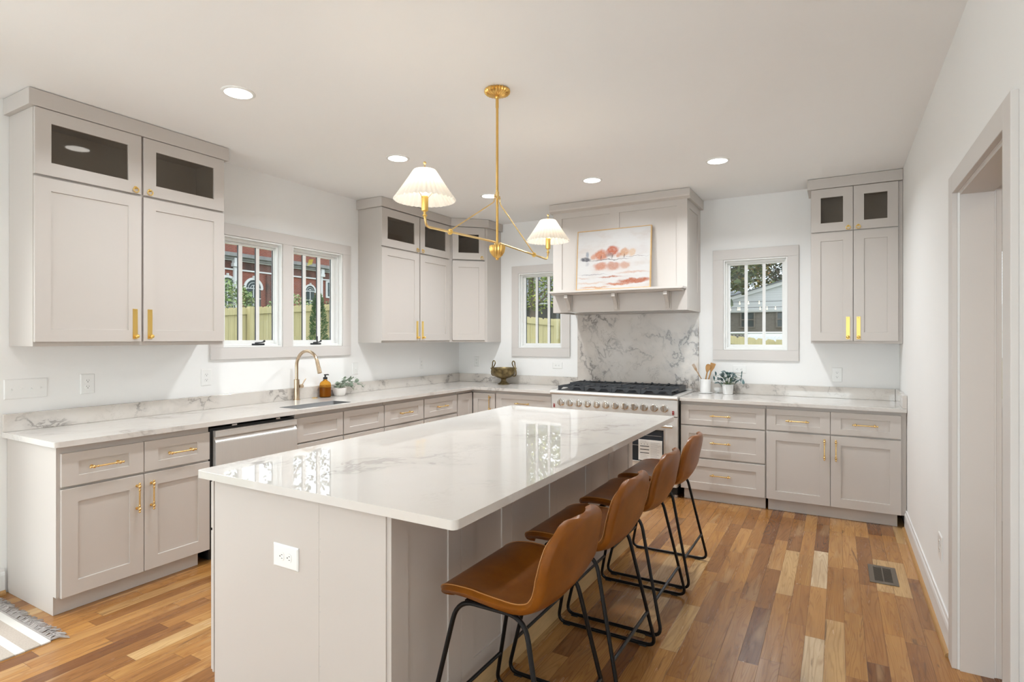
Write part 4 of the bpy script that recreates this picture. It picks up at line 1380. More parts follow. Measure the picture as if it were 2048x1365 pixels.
spots = [(1.231, -3.843, 'recessed ceiling light in front of the large left upper cabinet'), (1.229, -2.533, 'recessed ceiling light above the counter by the sink window'),
         (1.226, -1.232, 'recessed ceiling light in front of the corner cabinets, beside the pendant stem'), (2.274, -1.250, 'recessed ceiling light before the range hood'),
         (3.305, -1.268, 'recessed ceiling light on the right, before the far window'),
         (1.23, -5.15, 'added recessed ceiling light over the garden door, first of the near pair'), (3.30, -5.30, 'added recessed ceiling light near the camera by the cased opening'),  # these four unseen fixtures are added to fill the room with light
         (1.23, -7.0, 'added recessed ceiling light of the near half, on the garden-door side'), (3.30, -7.0, 'added recessed ceiling light of the near half, on the opening side'),
         (5.7, -4.3, 'added recessed ceiling light in the passage beyond the cased opening')]  # unseen warm lamp added to tint the door jamb
dl = downlight_proto()
for k, (x, y, lab) in enumerate(spots):
    o = dl if k == 0 else copy_tree(dl)
    o.location = (x, y, ZC); o['label'] = lab
    ld = bpy.data.lights.new('downlight_beam', 'AREA'); ld.shape = 'DISK'; ld.size = .13; ld.energy = DOWNLIGHT_POWER * (1.0, 1.28, 1.15, 0.60, 1.45, .30, .30, .30, .30, 1.05)[k]; ld.color = DOWNLIGHT_COLOR if k < 9 else (1.0, .84, .62); ld.spread = math.radians(150)
    lo = bpy.data.objects.new('downlight_beam', ld); COL.objects.link(lo); lo.location = (x, y, ZC - .012)

# ------------------------------------------------------------------ outlets and switches
def receptacle(b, cx, cz, horiz, y):
    pl = round_poly([(-.0165, -.0140), (.0165, -.0140), (.0165, .0140), (-.0165, .0140)], .011, 4)
    R2 = (lambda p: (cx + p[1], cz - p[0])) if horiz else (lambda p: (cx + p[0], cz + p[1]))
    b.prism([R2(p) for p in pl], 1, y - .0015, y, 0)
    def slot(u0, v0, u1, v1):
        (xa, za), (xb, zb) = R2((u0, v0)), R2((u1, v1))
        b.box(min(xa, xb), y - .0019, min(za, zb), max(xa, xb), y - .0014, max(za, zb), 1)
    slot(-.0075, .0005, -.0055, .0075); slot(.0055, .001, .0075, .007); slot(-.0022, -.0085, .0022, -.004)


def outlet(label, loc, rot, w, h, horiz=False, n=2, kind='outlet', gap=.038, group=None):
    r = thing('wall_outlet' if kind == 'outlet' else 'light_switch', label, kind, loc, rot, group)
    b = MB()
    a = .005
    R = lambda k, y: [(-w / 2 + k, y, -h / 2 + k), (w / 2 - k, y, -h / 2 + k), (w / 2 - k, y, h / 2 - k), (-w / 2 + k, y, h / 2 - k)]
    b.rings([R(0, -.0004), R(0, -.003), R(a, -.0062)], True, True, True)
    plate = b.build('cover_plate', M['plastic'], r)
    if kind == 'outlet':
        for s in (-1, 1):
            b = MB()
            receptacle(b, s * gap / 2 if horiz else 0, 0 if horiz else s * gap / 2, horiz, -.0062)
            b.build('receptacle', [M['plastic'], M['slot']], r)
    else:
        for k in range(n):
            x = (k - (n - 1) / 2) * .0455
            b = MB()
            b.box(x - .006, -.0070, -.012, x + .006, -.0063, .012, 0)
            up = (k % 2) * 2 - 1
            b.prism([(-.0065, -.004), (-.0065, .004), (-.016, up * .010 + .003), (-.016, up * .010 - .003)], 0, x - .0035, x + .0035, 0)
            for z in (-.030, .030): b.lathe([(.003, 0), (.003, .0008)], (x, -.0062, z), 10, axis='y', m=0)
            b.build('toggle', M['plastic'], r)
    return r

outlet('white four-toggle switch plate on the left wall at the frame edge', (0, -4.352, 1.153), PI / 2, .205, .115, kind='switch', n=4)
outlet('white duplex outlet on the left wall under the large upper cabinet', (0, -4.0405, 1.158), PI / 2, .079, .126)
outlet('white duplex outlet on the left wall below the corner of the window', (0, -3.2665, 1.152), PI / 2, .078, .124)
outlet('white single toggle switch on the left wall between window and corner cabinets', (0, -1.757, 1.150), PI / 2, .078, .118, kind='switch', n=1)
outlet('white duplex outlet on the left wall under the corner upper cabinets', (0, -.742, 1.160), PI / 2, .078, .124)
outlet('white duplex outlet on the back wall by the corner, above the urn', (.268, 0, 1.162), 0, .074, .124)
outlet('white sideways outlet on the back wall under the small window left of the hood', (1.359, 0, 1.137), 0, .124, .070, horiz=True)
outlet('white sideways outlet on the back wall half behind the potted plant', (3.283, 0, 1.146), 0, .120, .074, horiz=True)
outlet('white duplex outlet on the back wall under the right upper cabinet', (4.095, 0, 1.120), 0, .080, .128)
outlet('white sideways duplex outlet on the near end of the island', (2.360, -4.422, .650), 0, .134, .084, horiz=True, gap=.040)
outlet('white outlet low on the right wall beside the cased opening', (XR, -2.238, .392), -PI / 2, .115, .124, horiz=False)

# ------------------------------------------------------------------ floor register
r = thing('floor_register', 'bronze slatted heating register set in the oak floor by the right wall', 'floor vent', (4.338, -1.682, 0))
b = MB()
ox, oy, ix, iy = .073, .150, .046, .118
b.box(-ox, -oy, .0004, -ix, oy, .005); b.box(ix, -oy, .0004, ox, oy, .005); b.box(-ix, -oy, .0004, ix, -iy, .005); b.box(-ix, iy, .0004, ix, oy, .005)
b.build('frame', M['ventmetal'], r, bevel=.0015)
MB().box(-ix, -iy, .0003, ix, iy, .0008).build('duct_opening', M['dark'], r)
b = MB()
for i in range(19):
    y = -iy + .006 + i * (2 * iy - .012) / 18
    b.box(-ix, y - .002, .001, ix, y + .002, .0042)
b.box(-.003, -iy, .001, .003, iy, .0045)
b.build('louvre', M['ventmetal'], r)

# ------------------------------------------------------------------ rug
def rug_mat():
    m, N, L, bs = new_mat('striped_woven_rug')
    g = G(m)
    c = g.xyz(g.coord())
    yy = g.math('SUBTRACT', -4.562, c[1])
    ph = g.math('FRACT', g.math('DIVIDE', yy, 0.098))
    white = g.math('LESS_THAN', ph, 0.38)
    v = N.new('ShaderNodeTexWave'); v.inputs['Scale'].default_value = 95; v.bands_direction = 'X'; v.inputs['Distortion'].default_value = 1.5
    L.new(g.coord(), v.inputs['Vector'])
    n = g.noise(g.coord(), 130.0, 3, 0.6)['Fac']
    beige = g.mix(n, (0.40, 0.33, 0.27), (0.60, 0.53, 0.46))
    cream = g.mix(v.outputs['Fac'], (0.66, 0.63, 0.58), (0.84, 0.81, 0.77))
    L.new(g.mix(white, beige, cream), bs.inputs['Base Color'])
    bs.inputs['Roughness'].default_value = 0.95
    g.bump(g.math('ADD', n, v.outputs['Fac']), 0.5, 0.004, bs)
    return m

r = thing('rug', 'flat-woven beige rug with cream stripes and grey fringe by the left cabinets', 'rug', (0.0, 0.0, 0))
b = MB(); b.box(.035, -6.35, .0006, .862, -4.560, .0085); b.build('woven_field', rug_mat(), r, bevel=.002)
M['fringe'] = simple('grey_fringe_yarn', (0.40, 0.365, 0.345), 0.9, var=0.25, scale=60)
b = MB()
random.seed(11)
for i in range(92):
    x = .038 + i * .0089
    a = random.uniform(-.5, .5)
    L_ = random.uniform(.045, .075)
    b.sphere((x, -4.556, .006), .0052, seg=8)
    for s in range(3):
        q = a + random.uniform(-.35, .35)
        p0 = (x, -4.556, .006); p1 = (x + .4 * L_ * math.sin(q), -4.556 + .5 * L_ * math.cos(q), random.uniform(.006, .018))
        p2 = (x + L_ * math.sin(q * 1.7) * .9, -4.556 + L_ * math.cos(q), .0035)
        b.tube([p0, p1, p2], [.0024, .0024, .0016], 5)
b.build('fringe', M['fringe'], r, smooth=True)
# ------------------------------------------------------------------ brass urn
r = thing('footed_bowl', 'tarnished brass footed bowl with looped swan-neck handles on the back counter', 'bowl', (.762, -.190, T1))
b = MB()
b.lathe([(.066, .0005), (.068, .006), (.058, .014), (.040, .026), (.030, .042), (.028, .056), (.036, .066), (.075, .078), (.112, .098), (.135, .128), (.144, .160), (.146, .178), (.152, .184), (.152, .190),
         (.146, .191), (.140, .180), (.130, .135), (.100, .104), (.05, .086)], n=40, cap1=True)
b.build('bowl', M['urn'], r, smooth=True, angle=50)
for s in (-1, 1):
    pts = [(s * .126, 0, .098), (s * .150, 0, .098), (s * .166, 0, .118), (s * .166, 0, .150), (s * .156, 0, .185), (s * .150, 0, .225), (s * .148, 0, .255), (s * .138, 0, .270), (s * .122, 0, .268), (s * .112, 0, .248), (s * .118, 0, .225), (s * .136, 0, .198), (s * .148, 0, .188)]
    MB().tube(fillet(pts, .02, 3, closed=False), .0065, 10).build('handle', M['urn'], r, smooth=True)

# ------------------------------------------------------------------ soap bottle
r = thing('soap_dispenser', 'amber glass soap bottle with a black pump beside the faucet', 'soap dispenser', (.092, -2.211, T1))
b = MB(); b.lathe([(.044, .0005), (.049, .004), (.050, .010), (.050, .112), (.046, .128), (.034, .141), (.021, .149), (.0165, .156), (.0165, .166)], n=32); bt = b.build('bottle', M['amber'], r, smooth=True)
MB().lathe([(.040, .004), (.0465, .008), (.0465, .088), (.0460, .089)], n=32).build('liquid', M['liquid'], bt, smooth=True)
b = MB(); b.lathe([(.019, .160), (.019, .178), (.015, .181), (.007, .183), (.007, .196), (.012, .198), (.012, .205), (.004, .206)], n=20)
b.tube([(0, 0, .201), (0, .034, .201), (0, .040, .196)], [.006, .005, .004], 8); b.build('pump', M['rubber'], r, smooth=True)
tag(MB().lathe([(.024, 0), (.026, .004), (.022, .007), (.006, .0075)], n=24).build('disposal_button', M['brass'], smooth=True, loc=(.088, -2.325, T1 + .0003)), 'small brass air-switch button on the counter between faucet and amber bottle', 'button')

# ------------------------------------------------------------------ trailing plant
def eucalyptus_leaf(b, c, d, R_):
    d = Vector(d).normalized(); s = d.cross(Vector((0, 0, 1)))
    if s.length < .1: s = Vector((0, 1, 0))
    s.normalize(); n = s.cross(d)
    c = Vector(c)
    ring = [c + d * R_ * (1 - math.cos(a)) + s * R_ * .95 * math.sin(a) + n * R_ * .18 * (math.cos(2 * a)) for a in [2 * PI * k / 12 for k in range(12)]]
    cv = b.bm.verts.new(c + d * R_ - n * R_ * .12); vs = [b.bm.verts.new(p) for p in ring]
    for k in range(12): b.bm.faces.new((cv, vs[k], vs[(k + 1) % 12]))

r = thing('potted_plant', 'small trailing sage-green plant in an off-white bowl beside the amber bottle', 'plant', (.104, -2.053, T1))
MB().lathe([(.044, .0005), (.048, .004), (.058, .030), (.062, .060), (.0635, .071), (.060, .073), (.057, .066), (.05, .064)], n=32).build('pot', M['blush'], r, smooth=True)
MB().lathe([(.056, .062), (.02, .068)], n=20).build('soil', M['soil'], r)
random.seed(5)
sb, lb = MB(), MB()
stems = [[(0, .0, .066), (0, .02, .115), (.01, .05, .158)], [(0, .0, .066), (.0, -.03, .10), (.01, -.045, .118)], [(0, .02, .066), (.02, .08, .125), (.03, .15, .125), (.04, .21, .10), (.04, .245, .075)],
         [(0, .02, .066), (.03, .06, .10), (.05, .10, .075), (.05, .13, .045)], [(0, 0, .066), (-.02, .07, .13), (-.02, .14, .145), (-.01, .175, .15)], [(0, 0, .066), (.03, -.01, .11), (.04, .0, .13)], [(0, 0, .066), (.02, .05, .13), (.03, .09, .14)]]
for st in stems:
    path = fillet(st, .05, 4, closed=False)
    sb.tube(path, .0016, 6)
    N_ = len(path)
    for k in range(2, N_, 2):
        for s in (-1, 1):
            d = Vector((random.uniform(.1, .9), random.uniform(-.5, .6), random.uniform(-.4, .8)))
            eucalyptus_leaf(lb, path[k], d, random.uniform(.013, .022))
    eucalyptus_leaf(lb, path[-1], (.5, .6, .2), .017)
for k in range(16):
    a = random.uniform(0, 2 * PI)
    eucalyptus_leaf(lb, (.03 * math.cos(a), .035 * math.sin(a), .07 + random.uniform(0, .02)), (math.cos(a), math.sin(a), random.uniform(.2, 1)), random.uniform(.012, .018))
sb.build('stem', M['stem'], r, smooth=True); lb.build('foliage', M['leafsage'], r, smooth=True, normals=False)

# ------------------------------------------------------------------ plant right of the range
r = thing('potted_plant', 'blue-green leafy plant in a white pot right of the white crock', 'plant', (3.197, -.125, T1))
MB().lathe([(.042, .0005), (.045, .003), (.0515, .092), (.0505, .094), (.047, .092), (.046, .080), (.03, .079)], n=36).build('pot', M['ceramic'], r, smooth=True)
MB().lathe([(.046, .076), (.02, .082)], n=20).build('soil', M['soil'], r)
random.seed(9)
sb, lb = MB(), MB()
def obov(b, c, d, L_, w):
    d = Vector(d).normalized(); up = Vector((0, -.35, 1)); s = d.cross(up)
    if s.length < .1: s = Vector((1, 0, 0))
    s.normalize(); n = s.cross(d); c = Vector(c)
    prof = [(0, .06), (.2, .42), (.45, .82), (.7, 1.0), (.88, .72), (1, .12)]
    rows = []
    for t, k in prof:
        p = c + d * L_ * t + n * (L_ * .10 * math.sin(t * 2.6))
        rows.append([b.bm.verts.new(p - s * w * k * .5 + n * w * .10 * k), b.bm.verts.new(p), b.bm.verts.new(p + s * w * k * .5 + n * w * .10 * k)])
    for p, q in zip(rows[:-1], rows[1:]):
        for k in range(2): b.bm.faces.new((p[k], p[k + 1], q[k + 1], q[k]))
for k in range(52):
    a = 2.399 * k + random.uniform(-.2, .2)
    t = ((k + .5) / 52) ** .55
    h = .205 - .105 * t ** 2 + random.uniform(-.012, .012); rad = .078 * t
    p1 = (rad * math.cos(a), rad * .7 * math.sin(a) - .008, h - .012)
    if k % 2 == 0: sb.tube([(.006 * math.cos(a), .006 * math.sin(a), .078), (p1[0] * .6, p1[1] * .6, .078 + (h - .09) * .6), p1], .0015, 6)
    obov(lb, p1, (math.cos(a) * .9, math.sin(a) * .8 - .45, random.uniform(-.15, .55) + .35 * (1 - t)), random.uniform(.038, .056), random.uniform(.030, .042))
for (tx, tz) in ((-.12, .12), (-.105, .165), (.125, .145), (.122, .11), (.128, .175), (.135, .15)):
    sb.tube([(0, 0, .08), (tx * .55, -.01, tz + .02), (tx, -.02, tz)], .0015, 6)
    obov(lb, (tx, -.02, tz), (.12 * (1 if tx > 0 else -1), -.2, random.choice((-1, 1)) * .8), .052, .024)
sb.build('stem', M['stem'], r, smooth=True); lb.build('foliage', M['leafblue'], r, smooth=True, normals=False)

# ------------------------------------------------------------------ utensil crock
tag(MB().lathe([(.050, 0), (.066, .003), (.068, .007), (.064, .0085), (.030, .0086)], n=40).build('saucer', M['ceramic'], smooth=True, loc=(2.990, -.115, T1 + .0003)), 'white ceramic saucer under the utensil crock', 'saucer')
r = thing('utensil_crock', 'white ceramic crock holding wooden utensils at the right of the range', 'crock', (2.990, -.115, T1 + .0092))
MB().lathe([(.046, 0), (.049, .003), (.050, .010), (.050, .124), (.0485, .127), (.046, .124), (.045, .012), (.02, .010)], n=40).build('crock_body', M['ceramic'], r, smooth=True)

def utensil(name, label, base, tip, build):
    o = thing(name, label, name.split('_')[-1], base)
    d = Vector(tip) - Vector(base); L_ = d.length
    zx = d.normalized(); xx = (Vector((1, 0, 0)) - zx * zx.x).normalized(); yx = zx.cross(xx)
    o.rotation_euler = Matrix((xx, yx, zx)).transposed().to_euler()
    build(o, L_)
    return o

def head_loft(b, prof, t):
    b.rings([[(x, y, z) for x, y in ((-w, -t), (w, -t), (w, t), (-w, t))] for w, z in prof], True, True, True)

def spoon(o, L_):
    MB().tube([(0, 0, 0), (0, 0, L_ - .075)], [.0055, .0065], 10).build('handle', M['utensil'], o, smooth=True)
    b = MB(); b.rings([[(w * math.cos(a), -.004 + .0055 * math.sin(a) - .006 * (1 - (w / .024) ** 2), z) for a in [2 * PI * k / 16 for k in range(16)]] for w, z in
                       ((.0065, L_ - .08), (.014, L_ - .066), (.021, L_ - .048), (.024, L_ - .030), (.021, L_ - .012), (.012, L_ - .002), (.004, L_))], True, True, True)
    b.build('spoon_bowl', M['utensil'], o, smooth=True)
def spatula(o, L_):
    MB().tube([(0, 0, 0), (0, 0, L_ - .075)], [.0055, .0065], 10).build('handle', M['utensil'], o, smooth=True)
    b = MB(); head_loft(b, [(.007, L_ - .085), (.012, L_ - .07), (.021, L_ - .045), (.025, L_ - .010), (.022, L_)], .0028); b.build('blade', M['utensil'], o, bevel=.0015)
def fork(o, L_):
    MB().tube([(0, 0, 0), (0, 0, L_ - .07)], [.0045, .0052], 8).build('handle', M['utensil2'], o, smooth=True)
    b = MB(); head_loft(b, [(.006, L_ - .075), (.011, L_ - .062), (.013, L_ - .045)], .0025)
    for x in (-.0105, -.0035, .0035, .0105): b.prism([(x - .0022, -.002), (x + .0022, -.002), (x + .0022, .002), (x - .0022, .002)], 2, L_ - .046, L_)
    b.build('tines', M['utensil2'], o)
cb = T1 + .0092 + .014
utensil('wooden_spoon', 'honey-coloured wooden spoon on the right in the white crock', (2.970, -.115, cb), (3.022, -.116, 1.196), spoon)
utensil('wooden_spatula', 'wooden spatula with a slanted end behind the spoon in the white crock', (2.985, -.092, cb), (3.058, -.086, 1.204), spatula)
utensil('wooden_fork', 'thin greyish wooden fork leaning left in the white crock', (3.018, -.128, cb), (2.874, -.124, 1.192), fork)

# ------------------------------------------------------------------ passage window blind, sticker
r = thing('window_blind', 'white slatted blind on the far window seen through the cased opening', 'blind', (5.45, -.035, 2.26))
b = MB()
for i in range(24): b.box(-.44, -.008, -.05 - i * .025, .44, .010, -.047 - i * .025)
b.build('slat', M['plastic'], r)
MB().box(-.45, -.02, -.035, .45, .02, 0.0).build('head_rail', M['plastic'], r)

r = thing('window_sticker', 'small yellow scribble-like sticker at the top of the middle pane of the right sink-window sash', 'sticker', (-.0770, -2.237, 2.135))
b = MB()
for k in range(5):
    y0 = -.030 + k * .011
    b.prism([(y0, -.030 + k * .004), (y0 + .004, -.032 + k * .004), (y0 + .024, .028 + k * .002), (y0 + .020, .030 + k * .002)], 0, 0, .0006)
for k in range(3):
    z0 = -.016 + k * .017
    b.prism([(-.022 + k * .006, z0), (.024 + k * .004, z0 + .008), (.024 + k * .004, z0 + .012), (-.022 + k * .006, z0 + .004)], 0, .0001, .0007)
M['sticker'] = simple('yellow_sticker', (.62, .60, .06), .5, var=.05)
b.build('print', M['sticker'], r)

# ------------------------------------------------------------------ outdoors
def brick_mat(name, c1, c2, mortar, scale, stain=0.0):
    m, N, L, bs = new_mat(name)
    g = G(m)
    c = g.xyz(g.coord())
    v = g.vec(g.math('ADD', c[0], c[1]), c[2], 0.0)
    n = N.new('ShaderNodeTexBrick'); L.new(v, n.inputs['Vector'])
    n.inputs['Scale'].default_value = scale
    n.inputs['Color1'].default_value = c1 + (1,); n.inputs['Color2'].default_value = c2 + (1,); n.inputs['Mortar'].default_value = mortar + (1,)
    n.inputs['Mortar Size'].default_value = .012; n.inputs['Row Height'].default_value = .075 * 1.0; n.inputs['Brick Width'].default_value = .22
    col = n.outputs['Color']
    if stain:
        s = g.maprange(g.noise(g.coord(), .9, 5, .65)['Fac'], .48, .62, 0, stain)
        col = g.mix(s, col, (.05, .035, .03))
    L.new(col, bs.inputs['Base Color']); bs.inputs['Roughness'].default_value = .9
    return m

def leaf_mat(name, stops):
    m, N, L, bs = new_mat(name)
    g = G(m)
    n = g.white(g.vmath('FLOOR', g.vmath('MULTIPLY', g.coord(), (7.0, 7.0, 7.0))), '3D')['Value']
    k = len(stops)
    L.new(g.ramp(n, [(i / k, c) for i, c in enumerate(stops)], 'CONSTANT'), bs.inputs['Base Color'])
    bs.inputs['Roughness'].default_value = .65
    return m

M['lawn'] = simple('lawn_grass', (.13, .17, .06), .95, var=.35, scale=3)
M['fence'] = simple('new_pine_fence', (.46, .40, .215), .8, var=.22, scale=5, stretch=(6, 6, .5))
M['redbrick'] = brick_mat('red_brick', (.225, .058, .038), (.165, .043, .030), (.24, .115, .085), 1.0)
M['sootbrick'] = brick_mat('sooty_red_brick', (.14, .046, .033), (.10, .036, .027), (.13, .075, .06), 1.0, .9)
M['tanbrick'] = brick_mat('taupe_brick', (.21, .185, .165), (.17, .147, .13), (.205, .185, .165), 1.0)
M['stonegrey'] = simple('weathered_stone', (.22, .22, .22), .85, var=.35, scale=4)
M['extwhite'] = simple('exterior_white_paint', (.60, .605, .615), .5, var=.03, scale=3)
M['darkpane'] = simple('dark_window_pane', (.055, .075, .08), .12, var=.4, scale=3)
M['shingle'] = simple('slate_grey_shingle', (.14, .15, .165), .9, var=.25, scale=14)
M['darkwall'] = simple('dark_weatherboard', (.055, .055, .05), .8, var=.3, scale=4)
M['bark'] = simple('grey_bark', (.16, .13, .10), .9, var=.35, scale=6)
M['tarp'] = simple('white_tarpaulin', (.60, .615, .63), .45, var=.04, scale=4)
M['galv'] = simple('galvanised_wire', (.66, .68, .70), .4, .4, var=.05)
M['string'] = emis('lit_string_bulb', (1.0, .80, .50), 1.5)
M['lf_ever'] = leaf_mat('evergreen_leaves', [(.05, .10, .035), (.085, .155, .05), (.13, .21, .07), (.06, .12, .05)])
M['lf_bright'] = leaf_mat('bright_leaves', [(.22, .30, .05), (.40, .46, .09), (.16, .24, .055), (.52, .50, .12), (.13, .20, .06)])
M['lf_autumn'] = leaf_mat('autumn_leaves', [(.10, .14, .04), (.17, .19, .05), (.27, .22, .05), (.08, .115, .04), (.34, .18, .05)])
M['lf_dark'] = leaf_mat('dark_leaves', [(.055, .085, .035), (.09, .13, .045), (.14, .17, .05), (.05, .07, .03)])
M['lf_vine'] = leaf_mat('vine_leaves', [(.17, .26, .08), (.26, .36, .14), (.12, .19, .06), (.38, .42, .22)])

m_, N_, L_, b_ = new_mat('white_lap_siding')
g_ = G(m_)
f_ = g_.math('FRACT', g_.math('DIVIDE', g_.xyz(g_.coord())[2], .105))
L_.new(g_.mix(g_.maprange(f_, 0.0, .14), (.37, .38, .40), (.58, .59, .61)), b_.inputs['Base Color'])
b_.inputs['Roughness'].default_value = .6
M['siding'] = m_


def ground_z(x, y):
    return .15 + .08 * (min(max(y, -12), 6.5) - 6) - .102 * (min(max(x, -7.4), 8) + 2.2)

b = MB()
xs = [-60, -30, -7.4, -4, 0, 4, 8, 30, 60]; ys = [-14, -9, -4, 0, 3, 6.5, 12, 30, 80]
V = [[b.bm.verts.new((x, y, ground_z(x, y) - .02)) for y in ys] for x in xs]
for i in range(len(xs) - 1):
    for j in range(len(ys) - 1): b.bm.faces.new((V[i][j], V[i + 1][j], V[i + 1][j + 1], V[i][j + 1]))
o = b.build('lawn_ground', M['lawn']); structure(o)


def beam(b, p, q, w, h, m=0):
    """horizontal-ish board from p to q (its top edge line), w thick, h tall."""
    p, q = Vector(p), Vector(q)
    d = Vector((q - p).xy.to_3d()).normalized(); n = Vector((-d.y, d.x, 0)) * w / 2
    R = lambda c: [c - n, c + n, c + n - Vector((0, 0, h)), c - n - Vector((0, 0, h))]
    b.rings([R(p), R(q)], True, True, True, m)


def fence(label, p, q, inner, H=1.8, bw=.14):
    r = thing('board_fence', label, 'fence', (p[0], p[1], ground_z(*p)))
    P, Q = Vector(p), Vector(q); L_ = (Q - P).length; d = (Q - P) / L_
    n = Vector(inner).normalized()
    b = MB(); k = 0.0
    while k < L_ - .02:
        a, c = P + d * (k + .003), P + d * min(k + bw - .003, L_)
        za, zc = ground_z(*a), ground_z(*c)
        e = bw * .2
        pts = [(a, za), (c, zc), (c, zc + H - e), (c - d * e, zc + H), (a + d * e, za + H), (a, za + H - e)]
        A = [Vector((q_.x, q_.y, z)) for q_, z in pts]
        B = [v + Vector((-n.x, -n.y, 0)) * .018 for v in A]
        b.rings([A, B], True, True, True)
        k += bw
    shift(b, r).build('picket_panel', M['fence'], r)
    for dz in (.03, .72, 1.45):
        b = MB()
        a, c = P + n * .022, Q + n * .022
        beam(b, (a.x, a.y, ground_z(*P) + H - dz), (c.x, c.y, ground_z(*Q) + H - dz), .038, .125)
        shift(b, r).build('rail', M['fence'], r)
    k = .9
    while k < L_:
        a = P + d * k + n * .09
        b = MB(); z = ground_z(*a); b.box(a.x - .05, a.y - .05, z - .01, a.x + .05, a.y + .05, z + H + .02)
        shift(b, r).build('post', M['fence'], r)
        k += 2.3
    return r

fence('tall pale wooden fence seen through the sink window', (-7.0, -3.5), (-7.0, 5.95), (1, 0))
fence('pale wooden fence across the back of the yard, seen through the two back windows', (-6.95, 6.0), (8.0, 6.0), (0, -1), bw=.17)

# ---- brick church beyond the left fence
r = thing('brick_building', 'red brick building with arched white-trimmed windows beyond the left fence', 'building', (-24, 16, .5))
def B_(name, mat, *boxes, bevel=0):
    b = MB()
    for q in boxes: b.box(*q)
    return shift(b, r).build(name, mat, r, bevel=bevel)
B_('wall', M['redbrick'], (-34, 2, .4, -24.0, 34, 5.12), (-34, 2, 5.9, -24.0, 34, 7.2))
B_('sooty_wall_band', M['sootbrick'], (-34, 2, 5.12, -24.01, 34, 5.9))
B_('pilaster', M['sootbrick'], (-24.0, 15.05, .4, -23.85, 15.75, 5.0), (-24.0, 20.2, .4, -23.85, 20.9, 5.0))
B_('stone_cornice', M['stonegrey'], (-24.3, 2, 5.80, -23.62, 34, 6.0), (-24.3, 2, 5.66, -23.78, 34, 5.80))
B_('white_string_course', M['extwhite'], (-24.1, 2, 5.09, -23.92, 34, 5.17), (-24.1, 2, 5.60, -23.9, 34, 5.65))
B_('parapet_cap', M['stonegrey'], (-34.1, 1.9, 7.2, -23.85, 34.1, 7.32))
for (y, hw, zs) in ((12.72, .60, 4.20), (14.27, .60, 4.20), (18.16, .44, 4.32), (9.6, .60, 4.20), (23.0, .44, 4.32), (6.2, .60, 4.20)):
    zb = 2.1
    def arch(R_, x0, x1, zlow, m):
        pts = [(y - R_, zlow), (y + R_, zlow), (y + R_, zs)] + [(y + R_ * math.cos(a), zs + R_ * math.sin(a)) for a in [PI * k / 16 for k in range(1, 16)]] + [(y - R_, zs)]
        b = MB(); b.prism(pts, 0, x0, x1); return b
    # surround as a ring
    b = MB()
    out = [(y + hw * math.cos(a), zs + hw * math.sin(a)) for a in [PI * k / 20 for k in range(21)]]
    inn = [(y + hw * .78 * math.cos(a), zs + hw * .78 * math.sin(a)) for a in [PI * k / 20 for k in range(21)]]
    for k in range(20):
        b.rings([[(-23.94, *out[k]), (-23.94, *out[k + 1]), (-24.02, *out[k + 1]), (-24.02, *out[k])], [(-23.94, *inn[k]), (-23.94, *inn[k + 1]), (-24.02, *inn[k + 1]), (-24.02, *inn[k])]], True, True, True)
    b.box(-24.02, y - hw * .08, zs + hw * .98, -23.9, y + hw * .08, zs + hw * 1.16)
    b.box(-24.02, y - hw * .95, zs - .06, -23.93, y - hw * .72, zs); b.box(-24.02, y + hw * .72, zs - .06, -23.93, y + hw * .95, zs)
    f = shift(b, r).build('window', M['extwhite'], r)
    shift(arch(hw * .78, -24.01, -23.985, zb, 0), r).build('pane', M['darkpane'], f)
    b = MB()
    b.box(-23.984, y - .02, zb, -23.96, y + .02, zs + hw * .3)
    for z in (zs, zs - .55, zs - 1.1): b.box(-23.984, y - hw * .76, z - .02, -23.96, y + hw * .76, z + .02)
    for s in (.3, .55):
        p = [(-23.97, y + hw * s * math.cos(a), zs + hw * s * math.sin(a)) for a in [PI * k / 12 for k in range(13)]]
        b.tube(p, .014, 5)
    shift(b, r).build('glazing_bar', M['extwhite'], f)
b = MB(); b.box(-24.02, 19.38, 4.0, -23.93, 20.1, 5.06); f = shift(b, r).build('window', M['extwhite'], r)
b = MB(); b.box(-23.94, 19.5, 4.1, -23.92, 20.0, 4.98); shift(b, r).build('pane', M['darkpane'], f)
b = MB()
for y in (13.11, 18.97):
    b.box(-23.98, y - .07, .5, -23.84, y + .07, 5.35); b.box(-24.0, y - .16, 5.28, -23.74, y + .16, 5.45); b.box(-24.0, y - .12, 5.45, -23.74, y + .12, 5.75)
shift(b, r).build('downspout', M['extwhite'], r)

# ---- neighbour's house beyond the back fence
r = thing('neighbour_house', 'low house with a white sided gable and taupe brick wall beyond the back fence', 'house', (1.95, 22, -.4))
B_('brick_wall', M['tanbrick'], (-6, 22.05, -.6, 9.5, 22.3, 2.72))
b = MB(); b.prism([(-3.0, 2.70), (6.9, 2.70), (1.95, 2.70 + 4.95 * .285 - .14)], 1, 22.0, 22.2); shift(b, r).build('gable_wall', M['siding'], r)
B_('soffit_trim', M['extwhite'], (-3.2, 21.94, 2.62, 7.1, 22.0, 2.72))
b = MB()
for s in (-1, 1):
    R = lambda x, z: [(x, 21.9, z), (x, 21.99, z), (x, 21.99, z - .16), (x, 21.9, z - .16)]
    b.rings([R(1.95, 3.96), R(1.95 + s * 5.4, 3.96 - 5.4 * .285)], True, True, True)
shift(b, r).build('rake_board', M['extwhite'], r)
b = MB()
for s in (-1, 1):
    R = lambda x, z: [(x, 21.85, z + .05), (x, 27.5, z + .05), (x, 27.5, z), (x, 21.85, z)]
    b.rings([R(1.95, 3.965), R(1.95 + s * 5.5, 3.965 - 5.5 * .285)], True, True, True)
shift(b, r).build('gable_roof', M['shingle'], r)
